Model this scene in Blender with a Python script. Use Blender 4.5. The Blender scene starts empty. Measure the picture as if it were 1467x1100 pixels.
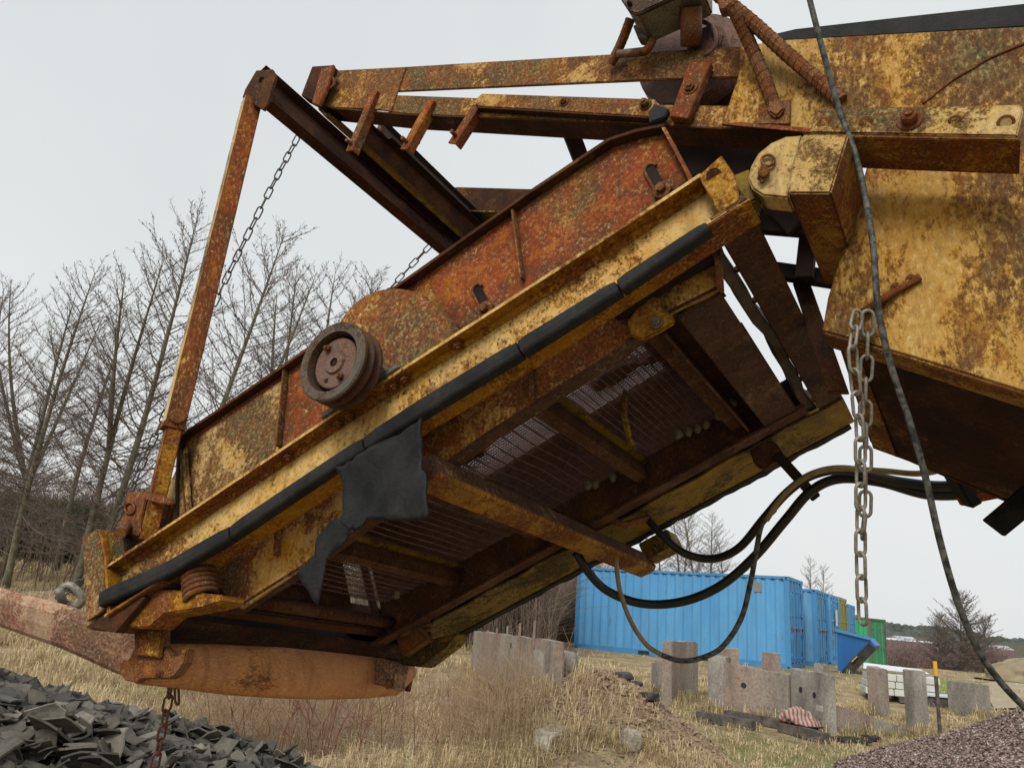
import bpy, bmesh, math, random
from mathutils import Vector as V, Matrix, noise as N3
from mathutils.bvhtree import BVHTree
rnd = random.Random(7)
sc = bpy.context.scene
COL = sc.collection
PI = math.pi

# ---------------------------------------------------------------- camera and measuring frame
F, CX, CY = 1100.0, 733.5, 550.0
EYE = V((0, 0, 1.6))
RC = Matrix(((0.9971993, 0.0747899, 0), (-0.0206447, 0.2752621, 0.9611475), (0.0718842, -0.9584556, 0.2760352)))
cd = bpy.data.cameras.new("camera"); cam = bpy.data.objects.new("camera", cd); COL.objects.link(cam)
cd.sensor_width = 36; cd.lens = F / 1467 * 36; cd.clip_start = .05; cd.clip_end = 4000
m = Matrix((RC.col[0], -RC.col[1], -RC.col[2])).transposed().to_4x4(); m.translation = EYE
cam.matrix_world = m
sc.camera = cam
MU = V((-0.808029, 0.514200, 0.287555)).normalized()   # machine long axis, towards the discharge end (camera coords)
MV = V((0.501408, 0.343952, 0.793906)); MV = (MV - MU * MV.dot(MU)).normalized()
MN = MV.cross(MU)
if MN.y > 0: MN = -MN
MA = V(((1070 - CX) / F, (285 - CY) / F, 1)) * 1.6
def w_(c): return RC @ c + EYE
WU, WV, WN = RC @ MU, RC @ MV, RC @ MN
def ray(x, y): return V(((x - CX) / F, (y - CY) / F, 1))
def S(s, t, h): return w_(MA + MU * s + MV * t + MN * h)          # machine frame (metres) -> world
def Q(x, y, t=None, h=None, s=None):                               # where a sight line meets a plane of the machine frame
    ax, val = (MV, t) if t is not None else (MN, h) if h is not None else (MU, s)
    r = ray(x, y); d = (val + MA.dot(ax)) / r.dot(ax)
    return w_(r * d)
def QS(x, y, **k):
    p = RC.transposed() @ (Q(x, y, **k) - EYE) - MA
    return p.dot(MU), p.dot(MV), p.dot(MN)
def D(x, y, d): return w_(ray(x, y) * d)
def G(x, y, z):
    r = RC @ ray(x, y); return r * ((z - 1.6) / r.z) + EYE

# ---------------------------------------------------------------- materials
def L(nt, a, b): nt.links.new(a, b)
def newmat(name):
    m = bpy.data.materials.new(name); m.use_nodes = True
    nt = m.node_tree; nt.nodes.clear()
    o = nt.nodes.new('ShaderNodeOutputMaterial'); p = nt.nodes.new('ShaderNodeBsdfPrincipled')
    L(nt, p.outputs[0], o.inputs[0]); p.inputs['Roughness'].default_value = .8
    p.inputs['Specular IOR Level'].default_value = .25
    return m, nt, p
def coord(nt, kind='Object', sc_=(1, 1, 1)):
    t = nt.nodes.new('ShaderNodeTexCoord'); mp = nt.nodes.new('ShaderNodeMapping')
    L(nt, t.outputs[kind], mp.inputs[0]); mp.inputs['Scale'].default_value = sc_
    return mp.outputs[0]
def noi(nt, co, s, det=6, ro=.6, off=0, dist=0):
    n = nt.nodes.new('ShaderNodeTexNoise'); n.inputs['Scale'].default_value = s; n.inputs['Detail'].default_value = det
    n.inputs['Roughness'].default_value = ro; n.inputs['Distortion'].default_value = dist
    n.noise_dimensions = '4D'; n.inputs['W'].default_value = off
    L(nt, co, n.inputs['Vector']); return n.outputs['Fac']
def ramp(nt, fac, stops, mode='LINEAR'):
    r = nt.nodes.new('ShaderNodeValToRGB'); r.color_ramp.interpolation = mode
    e = r.color_ramp.elements
    while len(e) < len(stops): e.new(.5)
    for el, (p, c) in zip(e, stops):
        el.position = p; el.color = (c[0], c[1], c[2], 1) if hasattr(c, '__len__') else (c, c, c, 1)
    L(nt, fac, r.inputs[0]); return r.outputs[0]
def mix(nt, fac, a, b, typ='MIX'):
    x = nt.nodes.new('ShaderNodeMix'); x.data_type = 'RGBA'; x.blend_type = typ
    for i, v in ((0, fac), (6, a), (7, b)):
        if hasattr(v, 'is_linked'): L(nt, v, x.inputs[i])
        elif i == 0: x.inputs[0].default_value = v
        else: x.inputs[i].default_value = (*v, 1)
    return x.outputs[2]
def math_(nt, op, a, b=0):
    x = nt.nodes.new('ShaderNodeMath'); x.operation = op
    for i, v in ((0, a), (1, b)):
        if hasattr(v, 'is_linked'): L(nt, v, x.inputs[i])
        else: x.inputs[i].default_value = v
    return x.outputs[0]
def bump(nt, p, h, st=.5, d=.01):
    b = nt.nodes.new('ShaderNodeBump'); b.inputs['Strength'].default_value = st; b.inputs['Distance'].default_value = d
    L(nt, h, b.inputs['Height']); L(nt, b.outputs[0], p.inputs['Normal'])
def rusty(name, paintA, paintB, rust=.5, red=.5, moss=.2, dark=.2, seed=0., sp=1., streak=(1, 1, 1), shade=1., sk=1., sat=1.15):
    """old paint breaking down to rust: patches, orange halos, dense fine speckle, grime, run-off streaks and lichen"""
    m, nt, p = newmat(name)
    co = coord(nt, sc_=streak)
    big = noi(nt, co, 4.0 * sp, 5, .6, seed, .5)
    mid = noi(nt, co, 30 * sp, 6, .76, seed + 3, .5)
    fin = noi(nt, co, 115 * sp, 4, .78, seed + 6)
    paint = ramp(nt, noi(nt, co, 8 * sp, 5, .65, seed + 9), [(.35, paintA), (.62, paintB)])
    fl = math_(nt, 'ADD', math_(nt, 'ADD', math_(nt, 'MULTIPLY', big, .50), math_(nt, 'MULTIPLY', mid, .32)), math_(nt, 'MULTIPLY', fin, .22))
    th = .645 - .25 * rust
    mask = ramp(nt, fl, [(th - .018, 0), (th + .035, 1)])
    halo = ramp(nt, fl, [(th - .10, 0), (th + .01, 1)])
    k = shade  # scales the palette; low values paint in shade on undersides and insides
    rc = ramp(nt, math_(nt, 'ADD', math_(nt, 'MULTIPLY', noi(nt, co, 7 * sp, 4, .65, seed + 12, .5), .6), math_(nt, 'MULTIPLY', mid, .4)),
              [(.33, (.040 * k, .019 * k, .015 * k)), (.44, (.115 * k, .045 * k, .030 * k)), (.53, ((.19 + .07 * red) * k, (.082 - .012 * red) * k, .043 * k)), (.66, (.40 * k, .19 * k, .065 * k))])
    halc = mix(nt, .55, paint, (.44 * k, .19 * k, .045 * k))
    c = mix(nt, math_(nt, 'MULTIPLY', halo, .75), paint, halc)
    c = mix(nt, math_(nt, 'MULTIPLY', mask, .93), c, rc)
    spk = math_(nt, 'MULTIPLY', ramp(nt, fin, [(.53, 0), (.58, 1)]), ramp(nt, big, [(.36, .35), (.56, 1)]))
    c = mix(nt, math_(nt, 'MULTIPLY', spk, .72 * sk), c, (.070 * k, .040 * k, .026 * k))
    pale = math_(nt, 'MULTIPLY', ramp(nt, fin, [(.40, 1), (.46, 0)]), ramp(nt, mid, [(.40, .9), (.56, .2)]))
    c = mix(nt, math_(nt, 'MULTIPLY', pale, .62 * min(1, k * k)), c, (.66, .51, .29))
    mo = math_(nt, 'MULTIPLY', ramp(nt, big, [(.64 - .3 * moss, 0), (.76 - .22 * moss, 1)]), ramp(nt, mid, [(.36, 0), (.56, 1)]))
    c = mix(nt, math_(nt, 'MULTIPLY', mo, .85), c, ramp(nt, fin, [(.36, (.36 * k, .31 * k, .18 * k)), (.47, (.13 * k, .12 * k, .055 * k)), (.60, (.045 * k, .045 * k, .022 * k))]))
    dk = ramp(nt, noi(nt, co, 2.6 * sp, 5, .7, seed + 40, .5), [(.66 - .30 * dark, 0), (.88 - .28 * dark, 1)])
    c = mix(nt, math_(nt, 'MULTIPLY', dk, .75), c, (.018 * k, .012 * k, .010 * k))
    run = noi(nt, coord(nt, sc_=(16, 16, 1.3)), 1.6, 4, .7, seed + 50)
    c = mix(nt, math_(nt, 'MULTIPLY', ramp(nt, run, [(.50, 0), (.66, 1)]), .38), c, (.12 * k, .052 * k, .022 * k))
    c = mix(nt, math_(nt, 'MULTIPLY', ramp(nt, run, [(.30, 1), (.42, 0)]), .22), c, (.035, .026, .018))
    bv = nt.nodes.new('ShaderNodeBevel'); bv.samples = 3; bv.inputs['Radius'].default_value = .008
    ge = nt.nodes.new('ShaderNodeNewGeometry'); dt = nt.nodes.new('ShaderNodeVectorMath'); dt.operation = 'DOT_PRODUCT'
    L(nt, bv.outputs[0], dt.inputs[0]); L(nt, ge.outputs['Normal'], dt.inputs[1])
    edge = math_(nt, 'MULTIPLY', ramp(nt, dt.outputs['Value'], [(.86, 1), (.985, 0)]), ramp(nt, mid, [(.36, .15), (.55, 1)]))
    c = mix(nt, math_(nt, 'MULTIPLY', edge, .8), c, (.17 * k, .070 * k, .032 * k))
    hv = nt.nodes.new('ShaderNodeHueSaturation'); hv.inputs['Saturation'].default_value = sat; L(nt, c, hv.inputs['Color']); c = hv.outputs[0]
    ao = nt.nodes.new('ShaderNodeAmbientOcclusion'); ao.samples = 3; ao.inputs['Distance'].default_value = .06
    c = mix(nt, 1, c, ramp(nt, ao.outputs['AO'], [(.35, .40), (.8, 1)]), 'MULTIPLY')  # multiplies occlusion shade into the colour in creases and corners
    L(nt, c, p.inputs['Base Color'])
    L(nt, ramp(nt, mask, [(0, .58), (1, .93)]), p.inputs['Roughness'])
    hgt = math_(nt, 'ADD', math_(nt, 'MULTIPLY', mask, .4), math_(nt, 'ADD', math_(nt, 'MULTIPLY', fin, .5), math_(nt, 'MULTIPLY', mid, .9)))
    bump(nt, p, hgt, .75, .007)
    return m
def plain(name, a, b, sc_=20, rough=.8, bst=.2, bd=.004, det=6, spec=.25, ro=.65, stops=(.35, .65), metal=0, mp=(1, 1, 1)):
    m, nt, p = newmat(name); co = coord(nt, sc_=mp)
    n = noi(nt, co, sc_, det, ro)
    L(nt, ramp(nt, n, [(stops[0], a), (stops[1], b)]), p.inputs['Base Color'])
    p.inputs['Roughness'].default_value = rough; p.inputs['Specular IOR Level'].default_value = spec; p.inputs['Metallic'].default_value = metal
    if bst: bump(nt, p, n, bst, bd)
    return m
YEL, CRM, OCH = (.52, .27, .045), (.62, .46, .20), (.38, .19, .04)
M = {}
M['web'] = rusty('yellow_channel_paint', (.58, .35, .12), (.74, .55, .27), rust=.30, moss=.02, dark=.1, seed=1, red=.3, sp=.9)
M['flange'] = rusty('shaded_ochre_paint', (.36, .20, .035), (.30, .15, .03), rust=.48, moss=.12, dark=.35, seed=2)  # ochre with shade mixed in, first made for the down-facing flanges
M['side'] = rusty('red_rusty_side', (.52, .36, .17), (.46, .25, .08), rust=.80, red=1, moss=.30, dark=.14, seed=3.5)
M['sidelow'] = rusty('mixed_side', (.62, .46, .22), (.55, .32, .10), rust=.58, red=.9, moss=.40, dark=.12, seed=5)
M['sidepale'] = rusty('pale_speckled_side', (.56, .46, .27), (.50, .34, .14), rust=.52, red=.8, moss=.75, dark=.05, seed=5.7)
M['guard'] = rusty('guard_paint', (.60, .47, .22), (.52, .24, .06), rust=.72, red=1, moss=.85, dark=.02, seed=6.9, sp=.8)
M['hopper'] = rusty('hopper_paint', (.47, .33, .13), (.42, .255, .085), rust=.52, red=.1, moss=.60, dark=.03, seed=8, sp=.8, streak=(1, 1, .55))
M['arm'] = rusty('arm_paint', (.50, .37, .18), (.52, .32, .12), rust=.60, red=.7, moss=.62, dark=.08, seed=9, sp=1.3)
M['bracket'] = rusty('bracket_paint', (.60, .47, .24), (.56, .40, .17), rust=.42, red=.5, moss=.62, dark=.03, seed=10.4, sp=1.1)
M['bracketdk'] = rusty('bracket_paint_shaded', (.34, .20, .06), (.28, .16, .05), rust=.55, moss=.2, dark=.25, seed=12, sp=1.3, shade=.8)  # darker copy of the bracket paint for faces turned from the light
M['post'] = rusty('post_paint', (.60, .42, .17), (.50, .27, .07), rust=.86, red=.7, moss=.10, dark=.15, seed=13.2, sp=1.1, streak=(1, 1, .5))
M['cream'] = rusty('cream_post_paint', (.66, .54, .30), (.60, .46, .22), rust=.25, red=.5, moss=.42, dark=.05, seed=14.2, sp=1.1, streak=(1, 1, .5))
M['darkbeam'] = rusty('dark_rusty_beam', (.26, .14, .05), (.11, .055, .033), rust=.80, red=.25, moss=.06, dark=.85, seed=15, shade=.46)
M['under'] = rusty('shaded_underside_rust', (.26, .15, .05), (.12, .065, .04), rust=.72, red=.15, moss=.15, dark=.5, seed=17, shade=.42, sat=.98)  # shade of the undersides is darkened into this palette
M['inner'] = rusty('shaded_inner_rust', (.085, .042, .036), (.07, .034, .030), rust=.6, red=.0, moss=.0, dark=.2, seed=18, shade=.42)  # darkened palette carries the shade inside the screen box
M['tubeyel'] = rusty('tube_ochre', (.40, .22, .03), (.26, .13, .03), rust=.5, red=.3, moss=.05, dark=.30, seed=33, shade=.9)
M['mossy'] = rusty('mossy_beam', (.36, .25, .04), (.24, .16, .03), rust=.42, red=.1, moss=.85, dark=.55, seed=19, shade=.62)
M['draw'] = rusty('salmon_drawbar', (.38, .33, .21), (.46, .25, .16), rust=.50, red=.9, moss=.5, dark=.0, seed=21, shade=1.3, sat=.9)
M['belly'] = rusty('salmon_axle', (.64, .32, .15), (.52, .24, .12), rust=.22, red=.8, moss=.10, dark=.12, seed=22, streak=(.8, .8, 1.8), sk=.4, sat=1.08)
M['hopunder'] = rusty('shaded_hopper_rust', (.30, .14, .04), (.14, .06, .03), rust=.75, red=.6, moss=0, dark=1.0, seed=41, shade=.32)  # near-black palette paints in the shade under the hopper
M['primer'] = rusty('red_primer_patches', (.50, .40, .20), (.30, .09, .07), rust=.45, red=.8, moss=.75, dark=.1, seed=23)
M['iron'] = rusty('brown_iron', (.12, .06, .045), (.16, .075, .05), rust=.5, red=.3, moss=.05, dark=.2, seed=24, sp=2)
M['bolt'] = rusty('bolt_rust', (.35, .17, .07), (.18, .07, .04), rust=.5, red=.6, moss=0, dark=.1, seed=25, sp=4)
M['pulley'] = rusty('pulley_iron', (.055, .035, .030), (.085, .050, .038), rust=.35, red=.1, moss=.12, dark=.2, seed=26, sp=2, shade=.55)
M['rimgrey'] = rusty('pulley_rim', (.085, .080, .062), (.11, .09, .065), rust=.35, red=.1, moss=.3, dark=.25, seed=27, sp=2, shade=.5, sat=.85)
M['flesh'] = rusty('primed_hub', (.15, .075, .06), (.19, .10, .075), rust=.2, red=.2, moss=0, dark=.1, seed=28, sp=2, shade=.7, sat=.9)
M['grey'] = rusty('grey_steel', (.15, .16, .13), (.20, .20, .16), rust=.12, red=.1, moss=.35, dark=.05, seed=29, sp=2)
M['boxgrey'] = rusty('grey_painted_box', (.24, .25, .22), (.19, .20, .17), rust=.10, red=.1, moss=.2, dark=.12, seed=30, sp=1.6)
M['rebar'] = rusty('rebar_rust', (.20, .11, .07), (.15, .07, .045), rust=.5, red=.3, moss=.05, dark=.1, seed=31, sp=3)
M['chain'] = plain('galvanised_chain', (.16, .14, .11), (.34, .31, .26), 60, .6, .3, .002, metal=.35)
M['chaindk'] = plain('dark_chain', (.05, .045, .04), (.12, .105, .09), 60, .6, .3, .002, metal=.3)
M['chainru'] = plain('rusty_chain', (.06, .03, .02), (.16, .075, .045), 60, .8, .4, .002)
M['rubber'] = plain('black_rubber', (.007, .007, .007), (.020, .020, .019), 14, .55, .25, .003, spec=.3)
M['flap'] = plain('rubber_sheet', (.009, .010, .0105), (.019, .020, .021), 6, .62, .15, .004, spec=.25)
for nm_, ba, bb, dust in (('rubber', (.005, .005, .005), (.014, .014, .013), .16), ('flap', (.006, .0065, .007), (.012, .0125, .013), .10)):
    m, nt, p = newmat('black_' + nm_ + '_dusty'); co = coord(nt); n = noi(nt, co, 11, 8, .7, 3, .4); f_ = noi(nt, co, 90, 6, .75, 5)
    c = ramp(nt, n, [(.35, ba), (.65, bb)]); c = mix(nt, math_(nt, 'MULTIPLY', math_(nt, 'MULTIPLY', ramp(nt, n, [(.42, 0), (.62, 1)]), ramp(nt, f_, [(.40, 0), (.62, 1)])), dust), c, (.11, .10, .085))
    L(nt, c, p.inputs['Base Color']); p.inputs['Roughness'].default_value = .68; bump(nt, p, math_(nt, 'ADD', n, math_(nt, 'MULTIPLY', f_, .35)), .5, .012); M[nm_] = m
M['hose'] = plain('black_hose', (.008, .009, .009), (.020, .021, .022), 30, .42, .15, .002, spec=.4)
M['cable'] = plain('weathered_cable', (.022, .023, .021), (.12, .118, .10), 55, .6, .3, .002, det=8, stops=(.42, .6))
M['tan'] = plain('tan_hose', (.16, .12, .05), (.30, .23, .11), 20, .6, .2, .002)
M['mesh'] = plain('mesh_wire', (.10, .052, .046), (.21, .115, .098), 40, .8, .2, .002)
M['wood'] = plain('grey_wood', (.045, .038, .032), (.16, .135, .115), 9, .85, .5, .005, mp=(1, 1, 1), det=8)
M['deckplate'] = plain('pink_deck', (.11, .062, .055), (.19, .11, .10), 8, .85, .3, .004)
M['stonedk'] = plain('dusty_stone', (.12, .10, .075), (.22, .19, .14), 30)
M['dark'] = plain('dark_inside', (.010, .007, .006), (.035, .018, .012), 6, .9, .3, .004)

# ---------------------------------------------------------------- object helpers
def prop(o, label=None, cat=None, group=None, kind=None):
    if label: o['label'] = label
    if cat: o['category'] = cat
    if group: o['group'] = group
    if kind: o['kind'] = kind
    return o
def empty(name, loc, label, cat, group=None):
    o = bpy.data.objects.new(name, None); COL.objects.link(o); o.location = loc; o.empty_display_size = .1
    return prop(o, label, cat, group)
def root_of(o):
    while o.parent: o = o.parent
    return o
def link(name, me, mat, parent=None, smooth=False, loc=None):
    if smooth: me.polygons.foreach_set('use_smooth', [True] * len(me.polygons))
    mats = mat if isinstance(mat, (list, tuple)) else [mat]
    for q in mats: me.materials.append(q)
    o = bpy.data.objects.new(name, me); COL.objects.link(o)
    if parent: o.parent = parent
    if loc is not None: o.location = loc
    return o
def fromworld(name, vs, fs, mat, parent=None, smooth=False, bev=0, matidx=None, base=None, weld=False):
    """mesh from world-space verts; children live in the space of their thing"""
    off = root_of(parent).location.copy() if parent else (V(base) if base is not None else V((sum(v[0] for v in vs) / len(vs), sum(v[1] for v in vs) / len(vs), min(v[2] for v in vs))))
    bm = bmesh.new(); bv = [bm.verts.new(V(v) - off) for v in vs]
    for i, f in enumerate(fs):
        try:
            fc = bm.faces.new([bv[k] for k in f])
            if matidx: fc.material_index = matidx[i]
        except ValueError: pass
    if weld: bmesh.ops.remove_doubles(bm, verts=bm.verts, dist=1e-5)
    bmesh.ops.recalc_face_normals(bm, faces=bm.faces)
    if bev:
        es = [e for e in bm.edges if len(e.link_faces) == 2 and e.calc_face_angle(0) > .5]
        bmesh.ops.bevel(bm, geom=es, offset=bev, segments=2, affect='EDGES', clamp_overlap=True)
    me = bpy.data.meshes.new(name); bm.to_mesh(me); bm.free()
    if bev: me.polygons.foreach_set('use_smooth', [False] * len(me.polygons))
    return link(name, me, mat, parent, smooth, None if parent else off)
class MB:
    def __init__(s): s.v = []; s.f = []; s.m = []
    def add(s, vs, fs, mi=0):
        k = len(s.v); s.v += [V(v) for v in vs]; s.f += [tuple(i + k for i in f) for f in fs]; s.m += [mi] * len(fs); return s
    def prism(s, poly, off, mi=0):
        n = len(poly); vs = [V(p) for p in poly] + [V(p) + off for p in poly]
        return s.add(vs, [tuple(range(n))[::-1], tuple(range(n, 2 * n))] + [(i, (i + 1) % n, (i + 1) % n + n, i + n) for i in range(n)], mi)
    def box(s, c, ax, ay, az, mi=0):      # centre and three half-axis vectors
        c = V(c); vs = [c + ax * a + ay * b + az * d for d in (-1, 1) for a, b in ((-1, -1), (1, -1), (1, 1), (-1, 1))]
        return s.add(vs, [(3, 2, 1, 0), (4, 5, 6, 7), (0, 1, 5, 4), (1, 2, 6, 5), (2, 3, 7, 6), (3, 0, 4, 7)], mi)
    def bar(s, a, b, w, h, up, mi=0):     # box bar from a to b
        a, b = V(a), V(b); d = b - a; x = d.cross(up).normalized(); y = x.cross(d).normalized()
        return s.box((a + b) / 2, d / 2, x * w / 2, y * h / 2, mi)
    def cyl(s, a, b, r, n=20, r2=None, mi=0, r1b=None):
        return s.tube([a, b], [r, r if r2 is None else r2], n, mi)
    def tube(s, pts, r, n=8, mi=0, caps=True):
        pts = [V(p) for p in pts]; rs = r if isinstance(r, (list, tuple)) else [r] * len(pts)
        k = len(s.v); d = (pts[1] - pts[0]).normalized(); x = d.orthogonal().normalized()
        vs = []
        for i, p in enumerate(pts):
            a = pts[max(i - 1, 0)]; b = pts[min(i + 1, len(pts) - 1)]; d = (b - a)
            if d.length < 1e-9: d = V((0, 0, 1))
            d.normalize(); x = (x - d * x.dot(d)); x = x.normalized() if x.length > 1e-6 else d.orthogonal().normalized(); y = d.cross(x)
            vs += [p + (x * math.cos(2 * PI * j / n) + y * math.sin(2 * PI * j / n)) * rs[i] for j in range(n)]
        fs = [(i * n + j, i * n + (j + 1) % n, (i + 1) * n + (j + 1) % n, (i + 1) * n + j) for i in range(len(pts) - 1) for j in range(n)]
        if caps: fs += [tuple(range(n))[::-1], tuple(range((len(pts) - 1) * n, len(pts) * n))]
        return s.add(vs, fs, mi)
    def sweep(s, rings, closed=True, mi=0):
        n = len(rings[0]); vs = [p for r in rings for p in r]
        fs = [(i * n + j, i * n + (j + 1) % n, (i + 1) * n + (j + 1) % n, (i + 1) * n + j) for i in range(len(rings) - 1) for j in range(n if closed else n - 1)]
        if closed: fs += [tuple(range(n))[::-1], tuple(range((len(rings) - 1) * n, len(rings) * n))]
        return s.add(vs, fs, mi)
    def obj(s, name, mat, parent=None, smooth=False, bev=0, base=None):
        return fromworld(name, s.v, s.f, mat, parent, smooth, bev, s.m, base)
def smooth_path(pts, k=6):
    pts = [V(p) for p in pts]; P = [pts[0] * 2 - pts[1]] + pts + [pts[-1] * 2 - pts[-2]]; out = []
    for i in range(1, len(P) - 2):
        a, b, c, d = P[i - 1:i + 3]
        for j in range(k):
            t = j / k
            out.append(.5 * ((2 * b) + (c - a) * t + (2 * a - 5 * b + 4 * c - d) * t * t + (3 * b - a - 3 * c + d) * t ** 3))
    return out + [pts[-1]]
def plateT(name, pix, t, th, mat, parent, bev=.002):     # flat plate in the plane t, cut to an outline
    return MB().prism([Q(x, y, t=t) for x, y in pix], WV * th).obj(name, mat, parent, bev=bev)
def bolt(parent, p, axis, r=.012, name='bolt', mat='bolt', head=.010, washer=True):
    b = MB(); axis = axis.normalized()
    if washer: b.cyl(p, p + axis * .003, r * 1.5, 16)
    b.tube([p + axis * .002, p + axis * head, p + axis * (head + .002)], [r, r, r * .8], 6)
    b.cyl(p + axis * head, p + axis * (head + .007), r * .5, 8)
    return b.obj(name, M[mat], parent)

exec_sections = []
# ================================================================ THE SCREENING MACHINE
mac = empty('screening_machine', S(1.0, .75, 0) * V((1, 1, 0)) if False else V((S(1, .75, 0).x, S(1, .75, 0).y, .1)),
            'old yellow stone screening machine covered in rust, tilted screen box seen from below', 'screening machine')

# ---- near channel beam (open towards the camera) ----
TOPE = [QS(x, y, t=0) for x, y in ((147, 813), (264, 735.5), (468, 598), (581, 523), (690, 453), (860, 343), (1003, 248))]
def interp(tab, s):
    tab = sorted(tab)
    if s <= tab[0][0]: return tab[0][1] + (s - tab[0][0]) * (tab[1][1] - tab[0][1]) / (tab[1][0] - tab[0][0])
    for (a, b), (c, d) in zip(tab, tab[1:]):
        if s <= c: return b + (d - b) * (s - a) / (c - a)
    (a, b), (c, d) = tab[-2:]; return d + (s - c) * (d - b) / (c - a)
topH = [(a[0], a[2]) for a in TOPE]
s0, s1 = TOPE[-1][0], TOPE[0][0]
def channel(sa, sb, n, t0, tw, hb, ht, th=.009):
    rings = []
    for i in range(n + 1):
        s = sa + (sb - sa) * i / n; H = ht(s); hB = hb(s); sg = 1 if tw > t0 else -1
        pr = [(t0, H), (t0, H - th), (tw - sg * .012, H - th), (tw, H - th - .012), (tw, hB + th + .012), (tw - sg * .012, hB + th), (t0, hB + th), (t0, hB), (tw + sg * th, hB), (tw + sg * th, H)]
        rings.append([S(s, t, h) for t, h in pr])
    return rings
beam = MB()
for i, r_ in enumerate([channel(s0, s1 + .0, 24, 0, .046, lambda s: .0, lambda s: interp(topH, s))]): beam.sweep(r_)
nb = beam.obj('frame_beam', [M['web'], M['flange']], mac)
# material by facing: flanges get a darker ochre that paints in their shade
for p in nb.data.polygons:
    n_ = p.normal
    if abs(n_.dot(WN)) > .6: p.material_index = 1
# torn inner lip that shows under the rubber, from the flap to the drive end
lip = []
for (x0, y0, x1, y1) in ((1050, 345, 1013, 333),):
    pass
MB().prism([S(-.005, 0, 0), S(2.02, -.012, 0), S(2.02, .085, 0), S(1.9, .10, 0), S(1.5, .092, 0), S(.9, .085, 0), S(.6, .10, 0), S(.1, .092, 0), S(-.005, .092, 0)], WN * -.008).obj('lower_lip', M['flange'], nb, bev=.002)
for x, y, d in ((656, 497, 0), (580, 547, 0), (565, 557, 0), (501, 600, 0), (484, 610, 0), (413, 659, 0)):
    sx, tx, hx = QS(x, y, t=.026); p = S(sx, .026, interp(topH, sx) - .009)
    bolt(nb, p, -WN, .0135)
for x, y in ((933, 300), (459, 628), (449, 635)): bolt(nb, Q(x, y, t=.046), -WV, .005, 'rivet', head=.003, washer=False)
MB().tube([Q(977, 272, t=.0455), Q(983, 268, t=.043)], .0135, 14).obj('bolt_hole', M['dark'], nb)
# end flange at the hinge
MB().prism([Q(1033, 222, t=.0), Q(1052, 250, t=.0), Q(1056, 262, t=.0), Q(1060, 300, t=0), Q(1030, 306, t=0), Q(1000, 252, t=0)], WV * .012).obj('gusset', M['flange'], nb, bev=.002)  # the dark ochre here stands for the gusset lying in shade
MB().cyl(Q(1023, 252, t=.0), Q(1023, 252, t=-.0015), .017, 14).obj('bolt_hole', M['darkbeam'], nb)

# ---- black rubber edge strip, in sagging lengths ----
RT = [(143, 846), (235, 806), (329, 752), (468, 659), (601, 572), (736, 490), (879, 402), (1011, 316)]
RB = [(146, 869), (240, 827), (329, 775), (468, 681), (601, 599), (740, 514), (884, 423), (1017, 332)]
rt = [QS(x, y, t=-.012) for x, y in RT]; rb = [QS(x, y, t=-.012) for x, y in RB]
rth = [(a[0], a[2]) for a in rt]; rbh = [(a[0], a[2]) for a in rb]
cuts = [rt[-1][0], QS(881, 401, t=-.012)[0], QS(740, 488, t=-.012)[0], QS(520, 625, t=-.012)[0], QS(330, 752, t=-.012)[0], rt[0][0]]
for a, b in zip(cuts, cuts[1:]):
    rings = []
    for i in range(13):
        s = a + .002 + (b - a - .004) * i / 12; T, B = interp(rth, s), interp(rbh, s)
        if i in (0, 12): T -= .004
        rings.append([S(s, t, h) for t, h in ((-.017, T - .006), (-.012, T), (.012, T - .002), (.012, B), (-.014, B), (-.019, B + .006), (-.0195, (T + B) / 2))])
    MB().sweep(rings).obj('rubber_strip', M['rubber'], mac, bev=.0015)

# ---- drive-end cross beam of the frame ----
eb = MB()
eb.prism([S(0, 0, 0), S(0, 1.5, 0), S(.085, 1.5, 0), S(.085, 0, 0)], WN * .012)
eb.prism([S(.0, 0.01, 0.012), S(.0, 1.49, .012), S(.012, 1.49, .012), S(.012, .01, .012)], WN * .10)
eb.obj('end_beam', M['under'], mac, bev=.002)
# wooden bumper plank lying along the drive end, with its bolts
pl = MB(); rings = []
for i in range(15):
    k = i / 14; t = .10 + 1.18 * k; wv = .006 * math.sin(k * 9) + .004 * math.sin(k * 23)
    sA = .118 + wv; rings.append([S(sA, t, .02), S(sA - .032, t, .02 + wv), S(sA - .034, t, .085), S(sA, t, .085)])
wp = pl.sweep(rings).obj('wooden_plank', M['wood'], mac, bev=.003)
for t in (.25, .42, .60, .80, 1.0, 1.2): bolt(wp, S(.09, t, .03), -WN - WU * .6, .008, mat='iron', head=.012, washer=False)

# ---- far frame beam, mossy, with ragged rubber ----
fb = MB()
fb.sweep(channel(.0, 2.16, 20, 1.5, 1.41, lambda s: .0, lambda s: .15))
rag = [S(.0, 1.26, 0)]
for i in range(31):
    s = 2.1 * i / 30; rag.append(S(s, 1.24 + .012 * math.sin(i * 1.7), 0))
fb.prism([S(0, 1.5, 0), S(2.16, 1.5, 0)] + rag[::-1], WN * -.008)
fbo = fb.obj('far_frame_beam', M['mossy'], mac, bev=.0015)
rr = random.Random(3); rings = []
for i in range(61):
    s = .02 + 2.1 * i / 60; e = .006 * rr.random(); rings.append([S(s, 1.50, .018), S(s, 1.525 + e, .012), S(s, 1.530 + e, -.014 - e), S(s, 1.498, -.013)])
MB().sweep(rings).obj('rubber_strip', M['rubber'], mac)
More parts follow.
